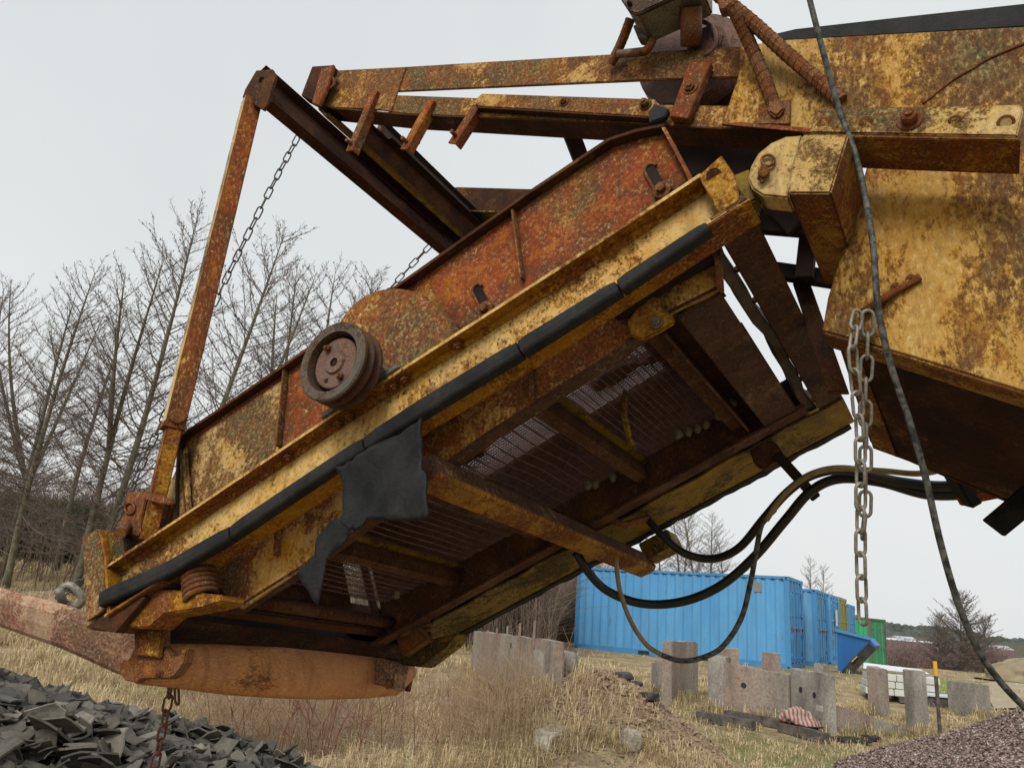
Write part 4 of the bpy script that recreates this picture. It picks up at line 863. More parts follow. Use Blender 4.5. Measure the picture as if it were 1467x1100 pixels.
def container(name, label, loc, rot, L_, mats, group=None, H=2.59, W_=2.44, detail=True, corr=True):
    root = empty(name, loc, label, 'container', group); X = V((math.cos(rot), math.sin(rot), 0)); Y = V((-math.sin(rot), math.cos(rot), 0)); Z = V((0, 0, 1))
    def C(x, y, z): return V(loc) + X * x + Y * y + Z * z
    wall, rail = mats
    def corrwall(pa, pb, inn, z0, z1, pitch=.278, dep=.036, nm='side_wall'):
        d = (pb - pa); n = max(1, round(d.length / pitch)); d = d / n; pr = []
        for i in range(n):
            for f, q_ in ((0, 0), (.25, 0), (.5, 1), (.75, 1)): pr.append(pa + d * (i + f) + inn * dep * q_)
        pr.append(pb)
        vs = [p_ + Z * z0 for p_ in pr] + [p_ + Z * z1 for p_ in pr]; k = len(pr)
        return fromworld(nm, vs, [(i, i + 1, k + i + 1, k + i) for i in range(k - 1)], wall, root)
    corrwall(C(-L_ + .1, .02, 0), C(-.1, .02, 0), Y, .16, H - .07)
    corrwall(C(-L_ + .1, W_ - .02, 0), C(-.1, W_ - .02, 0), -Y, .16, H - .07)
    corrwall(C(-L_ + .02, .1, 0), C(-L_ + .02, W_ - .1, 0), X, .16, H - .07, nm='end_wall')
    rf = MB(); rf.box(C(-L_ / 2, W_ / 2, H - .03), X * (L_ / 2 - .06), Y * (W_ / 2 - .03), Z * .012); rf.obj('roof', wall, root)
    fr = MB()
    for y in (.03, W_ - .03):
        fr.box(C(-L_ / 2, y, H - .045), X * (L_ / 2 - .1), Y * .03, Z * .04)
        fr.box(C(-L_ / 2, y, .08), X * (L_ / 2 - .1), Y * .03, Z * .08)
    for x in (-.04, -L_ + .04):
        fr.box(C(x, W_ / 2, H - .05), X * .035, Y * (W_ / 2 - .1), Z * .05); fr.box(C(x, W_ / 2, .08), X * .035, Y * (W_ / 2 - .1), Z * .08)
    fr.obj('frame_rail', rail, root)
    for x in (-.08, -L_ + .08):
        for y in (.08, W_ - .08):
            MB().box(C(x, y, H / 2), X * .075, Y * .075, Z * (H / 2 - .12)).obj('corner_post', rail, root)
            MB().box(C(x, y, .06), X * .09, Y * .085, Z * .06).obj('corner_casting', rail, root, bev=.006)
            k = MB().box(C(x, y, H - .06), X * .09, Y * .085, Z * .06).obj('corner_casting', rail, root, bev=.006)
            if y < 1: MB().box(C(x, y - .086, H - .06), X * .035, Y * .002, Z * .025).obj('casting_hole', M['cdark'], k)
            MB().box(C(x, y - .0865 if y < 1 else y + .0865, .06), X * .035, Y * .002, Z * .025).obj('casting_hole', M['cdark'], k)
    if detail:
        for x in (-L_ / 2 - 1.0, -L_ / 2 + 1.0): MB().box(C(x, -.003, .075), X * .18, Y * .004, Z * .055).obj('fork_pocket', M['cdark'], root)
        MB().box(C(-.9, .012, H - .35), X * .10, Y * .015, Z * .14).obj('vent_cover', M['chain'], root)
        pl_ = MB()
        for i in range(int(L_ / .278)): pl_.box(C(-.2 - i * .278, .0, H - .085), X * .03, Y * .004, Z * .012)
        pl_.obj('rail_shadow_gap', M['cdark'], root)  # dark boxes drawn as the shade under the top rail
    for k in (0, 1):
        y0 = .16 + k * (W_ - .32) / 2; y1 = y0 + (W_ - .32) / 2 - .012
        dr_ = corrwall(C(-.035, y0, 0), C(-.035, y1, 0), -X, .18, H - .12, .30, .04, 'door')
        for yy_ in (y0 + .25, y1 - .22):
            MB().tube([C(.02, yy_, .12), C(.02, yy_, H - .08)], .018, 8).obj('lock_rod', rail, dr_)
            for z_ in (.3, 1.1, 1.5, 2.2): MB().box(C(.02, yy_, z_), X * .025, Y * .05, Z * .03).obj('rod_keeper', M['bolt'] if z_ == 1.1 else rail, dr_)
        MB().box(C(.04, (y0 + y1) / 2, 1.15), X * .012, Y * .28, Z * .02).obj('door_handle', rail, dr_)
        for z_ in (.4, .9, 1.5, 2.1): MB().box(C(-.0, y0 - .01 if k == 0 else y1 + .01, z_), X * .03, Y * .05, Z * .05).obj('hinge', rail, dr_)
    return root
a0 = -.52; CL = V((8.526, 23.045, .41)); RW = V((-math.sin(a0), math.cos(a0), 0)); RX = V((math.cos(a0), math.sin(a0), 0))
GRP = 'shipping containers standing in a row'
container('shipping_container', 'bright blue container at the near end of the row, its whole long side in view', CL, a0, 6.78, (M['cblue'], M['crail']), GRP)
container('shipping_container', 'blue container with worn doors directly behind the bright blue one', CL + RW * 3.6 + RX * .25, a0, 6.06, (M['cblue2'], M['crail']), GRP, H=2.42, detail=False)
container('shipping_container', 'lighter blue container with a white door label, second from the bright blue one', CL + RW * 6.2 + RX * .35, a0, 6.06, (M['cblue2'], M['cblue']), GRP, H=2.40, detail=False)
container('shipping_container', 'olive green and yellow container squeezed between blue ones in the row', CL + RW * 8.9 + RX * .35, a0, 6.06, (M['cgreen'], M['cgreen']), GRP, H=2.42, detail=False)
container('shipping_container', 'blue container at the far end of the row beside the open skip', CL + RW * 11.6 + RX * .4, a0, 6.06, (M['cblue2'], M['cblue2']), GRP, H=2.25, detail=False)
gp = GP(1256, 958); 
gq = D(1250, 958, 44); container('shipping_container', 'green container with dark rusty doors standing behind the blue skip', V((gq.x, gq.y, gq.z)), a0 - .28, 6.06, (M['cgreen2'], M['rustbox']), GRP, H=2.8, detail=False)
MB().box(CL + RW * 7.3 + RX * .42 + V((0, 0, 1.6)), RX * .01, RW * .2, V((0, 0, .28))).obj('door_label', plain('white_label', (.6, .6, .58), (.75, .75, .72), 5), [o for o in bpy.data.objects if o.name.startswith('shipping_container')][2])
# ---- blue skip ----
sk = GP(1212, 963); dd = PIX(sk)[2]
P4 = [D(1200, 903, dd), D(1244, 914, dd), D(1255, 925, dd), D(1214, 962, dd), D(1200, 962, dd)]
skr = empty('skip', sk, 'bright blue sloping skip with a yellow mark at the end of the containers', 'skip')
M['skip'] = paintmat('skip_blue', (.02, .13, .42), (.035, .18, .50), .1, 12)
bd = RW.copy()
so_ = MB().prism(P4, bd * 1.9).obj('skip_body', M['skip'], skr, bev=.01)
skr.location = sk
e1 = D(1250, 925, dd) - bd * .03; e2 = D(1212, 964, dd) - bd * .03
MB().bar(e1, e2, .10, .25, V((0, 0, 1))).obj('skip_edge', M['cdark'], skr)
MB().bar(D(1196, 902, dd) - bd * .02, D(1248, 915, dd) - bd * .02, .06, .08, V((0, 0, 1))).obj('skip_rim', M['crail'], skr)
MB().bar(D(1220, 948, dd - .06), D(1228, 940, dd - .06), .02, .16, bd).obj('yellow_mark', plain('yellow_tape', (.7, .42, .03), (.75, .5, .05), 4), skr)

# ---- concrete slabs and posts ----
def concrete(name, a, b, seed, red=.5):
    m, nt, p = newmat(name); co = coord(nt, sc_=(1, 1, .35))
    n = noi(nt, co, 2.2, 8, .65, seed, .3); n2 = noi(nt, coord(nt), 24, 8, .75, seed + 2)
    c = ramp(nt, n, [(.32, a), (.66, b)])
    c = mix(nt, math_(nt, 'MULTIPLY', ramp(nt, noi(nt, co, 1.3, 5, .6, seed + 4), [(.42, 0), (.6, 1)]), red), c, (.30, .15, .11))
    c = mix(nt, .7, c, ramp(nt, n2, [(.34, (.45, .44, .42)), (.6, (1.2, 1.2, 1.2))]), 'MULTIPLY')
    c = mix(nt, math_(nt, 'MULTIPLY', ramp(nt, noi(nt, coord(nt, sc_=(1, 1, .18)), 7, 6, .7, seed + 9), [(.52, 0), (.68, .6)]), 1), c, (.13, .115, .095))
    L(nt, c, p.inputs['Base Color']); p.inputs['Roughness'].default_value = .95; bump(nt, p, n2, .5, .01); return m
M['concrete'] = concrete('red_stained_concrete', (.19, .165, .14), (.40, .35, .29), 1, .42)
M['concrete2'] = concrete('grey_concrete', (.16, .15, .13), (.40, .375, .32), 5, .12)
M['stone'] = concrete('pale_stone', (.28, .25, .21), (.48, .43, .37), 7, .05)
BASES = []
def slab(name, label, cat, base0, base1, top0, top1, th, mat, group=None, holes=(), depth_dir=None, sink=.12, notch=False):
    """an upright slab: its two base corners and top heights seen in the photo, stood on the terrain"""
    A_, B_ = GP(*base0), GP(*base1); hA, hB = hgt(A_, top0), hgt(B_, top1)
    d = (B_ - A_); d.z = 0; nn = V((-d.y, d.x, 0)).normalized()
    if nn.y < 0: nn = -nn
    R = random.Random(int(base0[0])); n = 9; top = []
    for i in range(n + 1):
        k = i / n; q_ = A_.lerp(B_, k); top.append(q_ + V((0, 0, hA + (hB - hA) * k + R.uniform(-.012, .012))))
    poly = [A_ - V((0, 0, sink)), B_ - V((0, 0, sink))] + top[::-1]
    ctr = (A_ + B_) / 2
    BASES.append((A_, B_, nn)); rt_ = empty(name, ctr, label, cat, group)
    MB().prism(poly, nn * th).obj('slab', mat, rt_, bev=.012)
    for kx, kz in holes:
        q_ = A_.lerp(B_, kx) + V((0, 0, (hA + (hB - hA) * kx) * kz)); MB().cyl(q_ - nn * .004, q_ + nn * .004, .045, 14).obj('lifting_hole', M['cdark'], rt_)
    return rt_, A_, B_, hA, hB, nn
GC = 'old concrete wall elements left in the yard'
r1 = slab('concrete_barrier', 'reddish ribbed concrete panel leaning alone in the dry grass left of the blue container', 'concrete slab', (674, 964), (788, 983), 903, 918, .14, M['concrete'], GC, holes=((.62, .78),))
for px, py in ((763, 948), (779, 956)):
    q_ = D(px, py, PIX(r1[1])[2] * .985); MB().box(q_, (r1[2] - r1[1]).normalized() * .07, r1[5] * .02, V((0, 0, .035))).obj('paper_label', plain('paper_white', (.6, .6, .58), (.7, .7, .68), 6), r1[0])
for i in range(1, 7):
    q_ = r1[1].lerp(r1[2], i / 7); MB().box(q_ - r1[5] * .012 + V((0, 0, r1[3] / 2)), (r1[2] - r1[1]).normalized() * .012, r1[5] * .012, V((0, 0, r1[3] / 2 - .05))).obj('panel_rib', M['concrete'], r1[0])
slab('concrete_block', 'low grey concrete blocks just right of the lone reddish panel', 'concrete block', (790, 968), (826, 964), 926, 934, .5, M['concrete2'], GC)
slab('concrete_post', 'tall narrow concrete slab standing upright in front of the blue container', 'concrete slab', (962, 1012), (1000, 1000), 918, 920, .18, M['concrete'], GC)
slab('concrete_block', 'rounded grey concrete block left of the tall narrow slab', 'concrete block', (932, 992), (962, 1000), 948, 946, .5, M['concrete2'], GC)
slab('concrete_post', 'slab end standing at the left corner of the red stained wall', 'concrete slab', (1014, 1018), (1040, 1022), 938, 942, .5, M['concrete2'], GC)
slab('concrete_post', 'short concrete post peeping over the left end of the stained wall', 'concrete post', (1040, 985), (1060, 985), 929, 929, .3, M['concrete'], GC)
slab('concrete_post', 'small concrete post behind the middle of the stained wall', 'concrete post', (1105, 990), (1120, 990), 935, 936, .25, M['concrete'], GC)
slab('concrete_wall', 'long red stained concrete wall element with one round hole', 'concrete wall', (1036, 1022), (1132, 1038), 949, 966, .16, M['concrete'], GC, holes=((.32, .62),))
r2 = slab('concrete_wall', 'grey brown concrete wall element with two round holes and a white tag', 'concrete wall', (1134, 1040), (1186, 1056), 957, 965, .16, M['concrete2'], GC, holes=((.3, .66), (.68, .62)))
q_ = D(1174, 1014, PIX(r2[2])[2] * .985); MB().box(q_, (r2[2] - r2[1]).normalized() * .07, r2[5] * .01, V((0, 0, .035))).obj('paper_label', M['stone'], r2[0])
slab('concrete_post', 'thin concrete post standing at the right edge of the two-holed wall', 'concrete post', (1184, 1048), (1191, 1046), 950, 952, .15, M['concrete2'], GC)
slab('concrete_wall', 'low red concrete element sloping down to the gravel heap', 'concrete wall', (1190, 1052), (1318, 1058), 1006, 1050, .16, M['concrete'], GC)
slab('concrete_post', 'narrow concrete post with a rounded top between the skip and the white block stack', 'concrete post', (1244, 1022), (1259, 1026), 953, 958, .25, M['concrete'], GC)
slab('concrete_post', 'thick concrete post beside the orange topped stake', 'concrete post', (1312, 1050), (1333, 1050), 960, 962, .28, M['concrete2'], GC)
slab('concrete_barrier', 'square grey concrete panel furthest right behind the gravel heap', 'concrete slab', (1389, 1026), (1422, 1028), 977, 981, .45, M['concrete2'], GC)
# stake
sb_ = GP(1329, 1052); sh_ = hgt(sb_, 945); st = empty('marker_stake', sb_, 'thin wooden stake with an orange painted top beside the thick post', 'stake')
sq = V((.12, -.15, 0))
MB().bar(sb_ + sq, sb_ + sq + V((0, 0, sh_ - .22)), .05, .03, V((0, 1, 0))).obj('stake', M['wood'], st)
MB().bar(sb_ + sq + V((0, 0, sh_ - .22)), sb_ + sq + V((0, 0, sh_)), .052, .032, V((0, 1, 0))).obj('painted_top', plain('orange_paint', (.72, .36, .02), (.78, .45, .04), 6), st)
# white block stack on pallet
wb = GP(1287, 1004); wd_ = PIX(wb)[2]
ws = empty('block_stack', wb, 'stack of pale white building blocks under film on a pallet', 'block stack')
M['white'] = plain('white_blocks', (.50, .50, .44), (.66, .66, .60), 3, .6)
dx = V((.96, -.27, 0)); dy = V((.27, .96, 0))
for k in range(5):
    for j in range(3):
        MB().box(wb + dx * (-.42 + .21 * k) * 1.25 + V((0, 0, .17 + .135 * j)) + dx * .03 * j, dx * .125, dy * .35, V((0, 0, .063))).obj('block', M['white'], ws, bev=.01)
MB().prism([wb + dx * -.62 + V((0, 0, .56)), wb + dx * .60 + V((0, 0, .56)), wb + dx * .60 + dy * .7 + V((0, 0, .60)), wb + dx * -.5 + dy * .7 + V((0, 0, .64))], V((0, 0, .012))).obj('film', plain('white_film', (.62, .64, .66), (.75, .77, .78), 3, .35), ws)
for j in (-1, 0, 1): MB().box(wb + dx * j * .5 + V((0, 0, .05)), dx * .05, dy * .38, V((0, 0, .05))).obj('pallet_foot', M['wood'], ws)
# sheet stack
hb_ = GP(1362, 1014); hs_ = empty('sheet_stack', hb_, 'low dark pile of boards covered with pale metal sheets', 'board pile')
MB().box(hb_ + V((0, .3, .07)), dx * .62, dy * .3, V((0, 0, .10))).obj('boards', M['wood'], hs_)
MB().box(hb_ + V((0, .3, .19)), dx * .64, dy * .34, V((0, 0, .012))).obj('metal_sheet', plain('pale_sheet', (.42, .47, .52), (.60, .65, .70), 3, .35), hs_)
# timbers and rag in front of the walls
tb = 'weathered timbers lying in front of the concrete walls'
for i, (x0, y0, x1, y1, lb) in enumerate(((1000, 1032, 1080, 1046, 'grey squared timber lying left in front of the stained wall'), (1040, 1030, 1120, 1044, 'grey timber lying behind another along the foot of the stained wall'), (1118, 1048, 1186, 1066, 'thick timber carrying the striped rag below the two-holed wall'))):
    A_, B_ = GP(x0, y0), GP(x1, y1); o = MB().bar(A_ + V((0, 0, .07)), B_ + V((0, 0, .07)), .16, .14, V((0, 0, 1))).obj('timber', M['wood'], None, bev=.008); prop(o, lb, 'timber', tb)
rg = GP(1148, 1052) + V((0, 0, .18)); bm = bmesh.new(); bmesh.ops.create_icosphere(bm, subdivisions=4, radius=.22)
for v in bm.verts: v.co = V((v.co.x * 1.25, v.co.y * .8, max(v.co.z, -.05) * .8)) * (1 + .55 * N3.noise(v.co * 5)) + v.normal * .05 * N3.noise(v.co * 16)
me = bpy.data.meshes.new('striped_rag'); bm.to_mesh(me); bm.free()
m, nt, p = newmat('red_white_rag'); w = nt.nodes.new('ShaderNodeTexWave'); w.inputs['Scale'].default_value = 5; w.inputs['Distortion'].default_value = 3; L(nt, coord(nt), w.inputs[0])
L(nt, ramp(nt, w.outputs['Fac'], [(.42, (.40, .34, .30)), (.58, (.30, .11, .09))]), p.inputs['Base Color'])
o = link('striped_rag', me, m, None, True, rg); prop(o, 'crumpled red and white striped rag lying on the timber', 'rag')
# dark junk on the ground
for i, (px, py, s_) in enumerate(((1205, 1062, .16), (1228, 1063, .13), (1248, 1060, .10))):
    A_ = GP(px, py); mb = MB(); R = random.Random(i)
    for k in range(5): mb.box(A_ + V((R.uniform(-s_, s_), R.uniform(-.1, .1), .03)), V((R.uniform(.5, 1) * s_, .03, .01)), V((0, .05, 0)), V((0, 0, .02)))
    prop(mb.obj('scrap_metal', M['cdark'], None), ('flat dark scrap nearest the two-holed wall', 'dark scrap lying in the middle below the sloping red element', 'small dark scrap nearest the gravel heap')[i], 'scrap', 'dark scrap lying on the ground')

# ---- rocks and rubble in the grass ----
def rock(px, py, wd_, ht_, label, mat, group, seed, flat=.6):
    c_ = GP(px, py); bm = bmesh.new(); bmesh.ops.create_icosphere(bm, subdivisions=3, radius=1)
    for v in bm.verts:
        q_ = v.co.copy(); k = 1 + .3 * N3.noise(q_ * 1.3 + V((seed * 5.1, 0, 0))) + .06 * N3.noise(q_ * 6)
        q_ = V((math.copysign(abs(q_.x) ** flat, q_.x), math.copysign(abs(q_.y) ** flat, q_.y), math.copysign(abs(q_.z) ** flat, q_.z))) * k
        v.co = V((q_.x * wd_, q_.y * wd_ * .7, q_.z * ht_))
    me = bpy.data.meshes.new('rock'); bm.to_mesh(me); bm.free(); o = link('rock', me, mat, None, False, c_ + V((0, 0, ht_ * .5))); o.rotation_euler = (.1 * math.sin(seed), .15 * math.cos(seed * 2), seed); prop(o, label, 'rock', group); return o
GR = 'broken concrete and stones lying in the grass'
rock(788, 1068, .19, .10, 'pale squared stone at the left foot of the dirt mound', M['stone'], GR, 1)
rock(903, 1068, .10, .10, 'small pale stone on the front slope of the dirt mound', M['stone'], GR, 2)
M['asph'] = plain('dark_chunk', (.035, .032, .030), (.09, .08, .075), 12, .95, .6, .01)
rock(888, 972, .14, .05, 'flat dark chunk on the very top of the dirt mound', M['asph'], GR, 3)
rock(912, 984, .13, .07, 'dark chunk just right of the mound top', M['asph'], GR, 4)
rock(930, 1002, .12, .05, 'dark broken chunk lower down the right slope of the mound', M['asph'], GR, 5)
rock(560, 1062, .55, .05, 'wide flat grey concrete piece half buried in the grass right of the reeds', M['concrete2'], GR, 6)
rock(400, 1078, .45, .06, 'flat grey concrete piece beside the roof tile heap', M['concrete2'], GR, 7)
rock(455, 1050, .40, .08, 'pale flat slab piece behind the reeds', M['stone'], GR, 8)
rock(330, 1062, .25, .07, 'grey concrete lump at the edge of the tile heap', M['concrete2'], GR, 9)
rock(645, 1010, .22, .06, 'pale lump in the grass below the reddish panel', M['stone'], GR, 10)

# ---- heap of broken roof tiles ----
HC = (-3.75, 4.5)
def hz(x, y):
    d = math.hypot(x - HC[0], y - HC[1]); z = 1.22 - .285 * d
    return z + .10 * N3.noise(V((x * 1.3, y * 1.3, 5))) - .5 * max(0, d - 2.6) ** 2
M['tile'] = None
m, nt, p = newmat('grey_roof_tile'); co = coord(nt)
oi = nt.nodes.new('ShaderNodeObjectInfo')
n = noi(nt, co, 9, 7, .7, 1); n2 = noi(nt, co, 45, 6, .7, 2)
c = ramp(nt, n, [(.3, (.055, .050, .043)), (.55, (.115, .106, .091)), (.75, (.18, .165, .14))])
c = mix(nt, 1, c, ramp(nt, oi.outputs['Random'], [(0, (.55, .55, .56)), (.45, (.95, .94, .90)), (.85, (1.3, 1.27, 1.2)), (1, (2.1, 2.05, 1.95))]), 'MULTIPLY')
c = mix(nt, ramp(nt, n2, [(.66, 0), (.72, .7)]), c, (.30, .29, .27))
L(nt, c, p.inputs['Base Color']); p.inputs['Roughness'].default_value = .85; bump(nt, p, n2, .35, .004); M['tile'] = m
vs, fs = [], []; n = 60
for i in range(n + 1):
    for j in range(n + 1):
        x_ = HC[0] - 4 + 8 * i / n; y_ = HC[1] - 4 + 8 * j / n; vs.append((x_, y_, max(hz(x_, y_), gz(x_, y_) - .3) - .05))
fs = [(i * (n + 1) + j, (i + 1) * (n + 1) + j, (i + 1) * (n + 1) + j + 1, i * (n + 1) + j + 1) for i in range(n) for j in range(n)]
M['heapcore'] = plain('tile_rubble', (.018, .017, .016), (.075, .072, .068), 22, .95, 1, .05, det=8)
o = fromworld('tile_rubble', vs, fs, M['heapcore'], None, True); prop(o, 'fine dark rubble filling the heap of broken roof tiles', 'rubble', kind='stuff')
protos = []
for k in range(16):
    R = random.Random(50 + k); nv = R.choice((4, 5, 5, 6, 7)); a_ = R.uniform(.06, .135); el = R.uniform(1, 1.8); poly = []
    for i in range(nv):
        an = 2 * PI * (i + R.uniform(-.28, .28)) / nv; poly.append((a_ * el * math.cos(an) * R.uniform(.8, 1.1), a_ * math.sin(an) * R.uniform(.8, 1.1), 0))
    bm = bmesh.new(); bm.faces.new([bm.verts.new(q_) for q_ in poly])
    bmesh.ops.triangulate(bm, faces=bm.faces)
    bmesh.ops.subdivide_edges(bm, edges=bm.edges, cuts=3, use_grid_fill=True); bmesh.ops.triangulate(bm, faces=bm.faces)
    A_ = R.choice((.012, .018, .026, .034)); kk = R.uniform(16, 26)
    r_ = bmesh.ops.extrude_face_region(bm, geom=list(bm.faces))
    for v in [g for g in r_['geom'] if isinstance(g, bmesh.types.BMVert)]: v.co.z += .011
    for v in bm.verts:
        b_ = v.co.copy(); v.co.z += A_ * math.sin(b_.y * kk + k); v.co += V((1, 1, 0)) * .006 * N3.noise(b_ * 30 + V((k, 0, 0)))
    bmesh.ops.recalc_face_normals(bm, faces=bm.faces)
    me = bpy.data.meshes.new('roof_tile_shard'); bm.to_mesh(me); bm.free(); me.materials.append(M['tile']); protos.append(me)
R = random.Random(11); cnt = 0; tries = 0
while cnt < 290 and tries < 20000:
    tries += 1
    px, py = R.uniform(-40, 450), R.uniform(945, 1125)
    # walk the sight line to the heap
    r_ = (RC @ ray(px, py)).normalized(); t = 2.5; hit = None
    while t < 9:
        q_ = EYE + r_ * t
        if q_.z < hz(q_.x, q_.y) and math.hypot(q_.x - HC[0], q_.y - HC[1]) < 2.9: hit = q_; break
        t += .03
    if not hit: continue
    cnt += 1
    me = R.choice(protos); o = bpy.data.objects.new('roof_tile_shard', me); COL.objects.link(o)
    o.location = (hit.x, hit.y, hz(hit.x, hit.y) + R.uniform(-.02, .06))
    o.rotation_euler = (R.gauss(0, .42), R.gauss(.12, .42), R.uniform(0, 2 * PI)); s_ = R.choice((.4, .55, .65, .8, .95)); o.scale = (s_, s_, s_)
    prop(o, 'broken grey roof tile shard lying in the heap under the drawbar', 'roof tile shard', 'broken roof tile shards in the heap')

# ---- gravel heap ----
def scatter(name, label, cat, mat, count, region, zf, size, seed, squash=.6):
    R = random.Random(seed); mb = MB(); k = 0; base = [V(q_) for q_ in ((1, 0, 0), (-1, 0, 0), (0, 1, 0), (0, -1, 0), (0, 0, 1), (0, 0, -1), )]
    F8 = [(0, 2, 4), (2, 1, 4), (1, 3, 4), (3, 0, 4), (2, 0, 5), (1, 2, 5), (3, 1, 5), (0, 3, 5)]
    while k < count:
        x_, y_ = region(R); z_ = zf(x_, y_)
        if z_ is None: continue
        s_ = size(R); rot = Matrix.Rotation(R.uniform(0, 6.3), 3, V((R.gauss(0, 1), R.gauss(0, 1), R.gauss(0, 1))).normalized())
        sc3 = V((s_ * R.uniform(.6, 1.3), s_ * R.uniform(.6, 1.2), s_ * R.uniform(.35, .9)))
        c_ = V((x_, y_, z_ + s_ * .25))
        mb.add([c_ + rot @ V((b.x * sc3.x * R.uniform(.7, 1.2), b.y * sc3.y * R.uniform(.7, 1.2), b.z * sc3.z)) for b in base], F8); k += 1
    me = bpy.data.meshes.new(name); me.from_pydata(mb.v, [], mb.f); o = link(name, me, mat); prop(o, label, cat, kind='stuff'); return o

scatter('tile_rubble', 'small grey tile crumbs and flakes between the larger shards', 'rubble', M['tile'], 8000, lambda R: (HC[0] + R.uniform(-2.6, 3.1), HC[1] + R.uniform(-2.6, 2.6)), lambda x, y: hz(x, y) - .02 if hz(x, y) > .1 else None, lambda R: R.choice((.02, .03, .05, .075)), 9)
GCN = (6.9, 8.2)
def vz(x, y):
    d = math.hypot(x - GCN[0], y - GCN[1]); return 1.44 - .43 * d + .10 * N3.noise(V((x * .9, y * .9, 3)))
m, nt, p = newmat('red_gravel'); co = coord(nt); vo = nt.nodes.new('ShaderNodeTexVoronoi'); vo.inputs['Scale'].default_value = 34; L(nt, co, vo.inputs['Vector'])
sep = nt.nodes.new('ShaderNodeSeparateColor'); L(nt, vo.outputs['Color'], sep.inputs[0])
c = ramp(nt, sep.outputs[0], [(0, (.20, .13, .11)), (.4, (.34, .235, .195)), (.75, (.45, .335, .29)), (1, (.58, .50, .45))])
c = mix(nt, 1, c, ramp(nt, vo.outputs['Distance'], [(.25, (1, 1, 1)), (.7, (.3, .28, .27))]), 'MULTIPLY')
L(nt, c, p.inputs['Base Color']); p.inputs['Roughness'].default_value = .95; bump(nt, p, math_(nt, 'SUBTRACT', 1, vo.outputs['Distance']), .9, .02); M['gravel'] = m
vs, fs = [], []; n = 70
for i in range(n + 1):
    for j in range(n + 1):
        x_ = GCN[0] - 4.5 + 9 * i / n; y_ = GCN[1] - 4.5 + 9 * j / n; vs.append((x_, y_, max(vz(x_, y_), gz(x_, y_) - .2)))
fs = [(i * (n + 1) + j, (i + 1) * (n + 1) + j, (i + 1) * (n + 1) + j + 1, i * (n + 1) + j + 1) for i in range(n) for j in range(n)]
o = fromworld('gravel_heap', vs, fs, M['gravel'], None, True); prop(o, 'heap of reddish crushed gravel at the right', 'gravel', kind='stuff')
scatter('gravel', 'loose reddish crushed stones covering the gravel heap', 'gravel', M['gravel'], 15000, lambda R: (R.uniform(3.2, 9), R.uniform(5.0, 11)), lambda x, y: vz(x, y) if vz(x, y) > gz(x, y) - .02 else None, lambda R: R.choice((.014, .020, .026, .036)), 1)
M['chips'] = plain('dirt_chips', (.16, .11, .07), (.40, .29, .19), 40, .95, .4, .01, det=8)
scatter('dirt_chips', 'bark coloured chips and stones strewn over the dirt mound', 'chips', M['chips'], 4200, lambda R: (MOUND[0] + R.gauss(0, .9), MOUND[1] + R.gauss(-.2, .9)), lambda x, y: gz(x, y) if gz(x, y) > .22 else None, lambda R: R.choice((.010, .016, .024, .040)), 2)

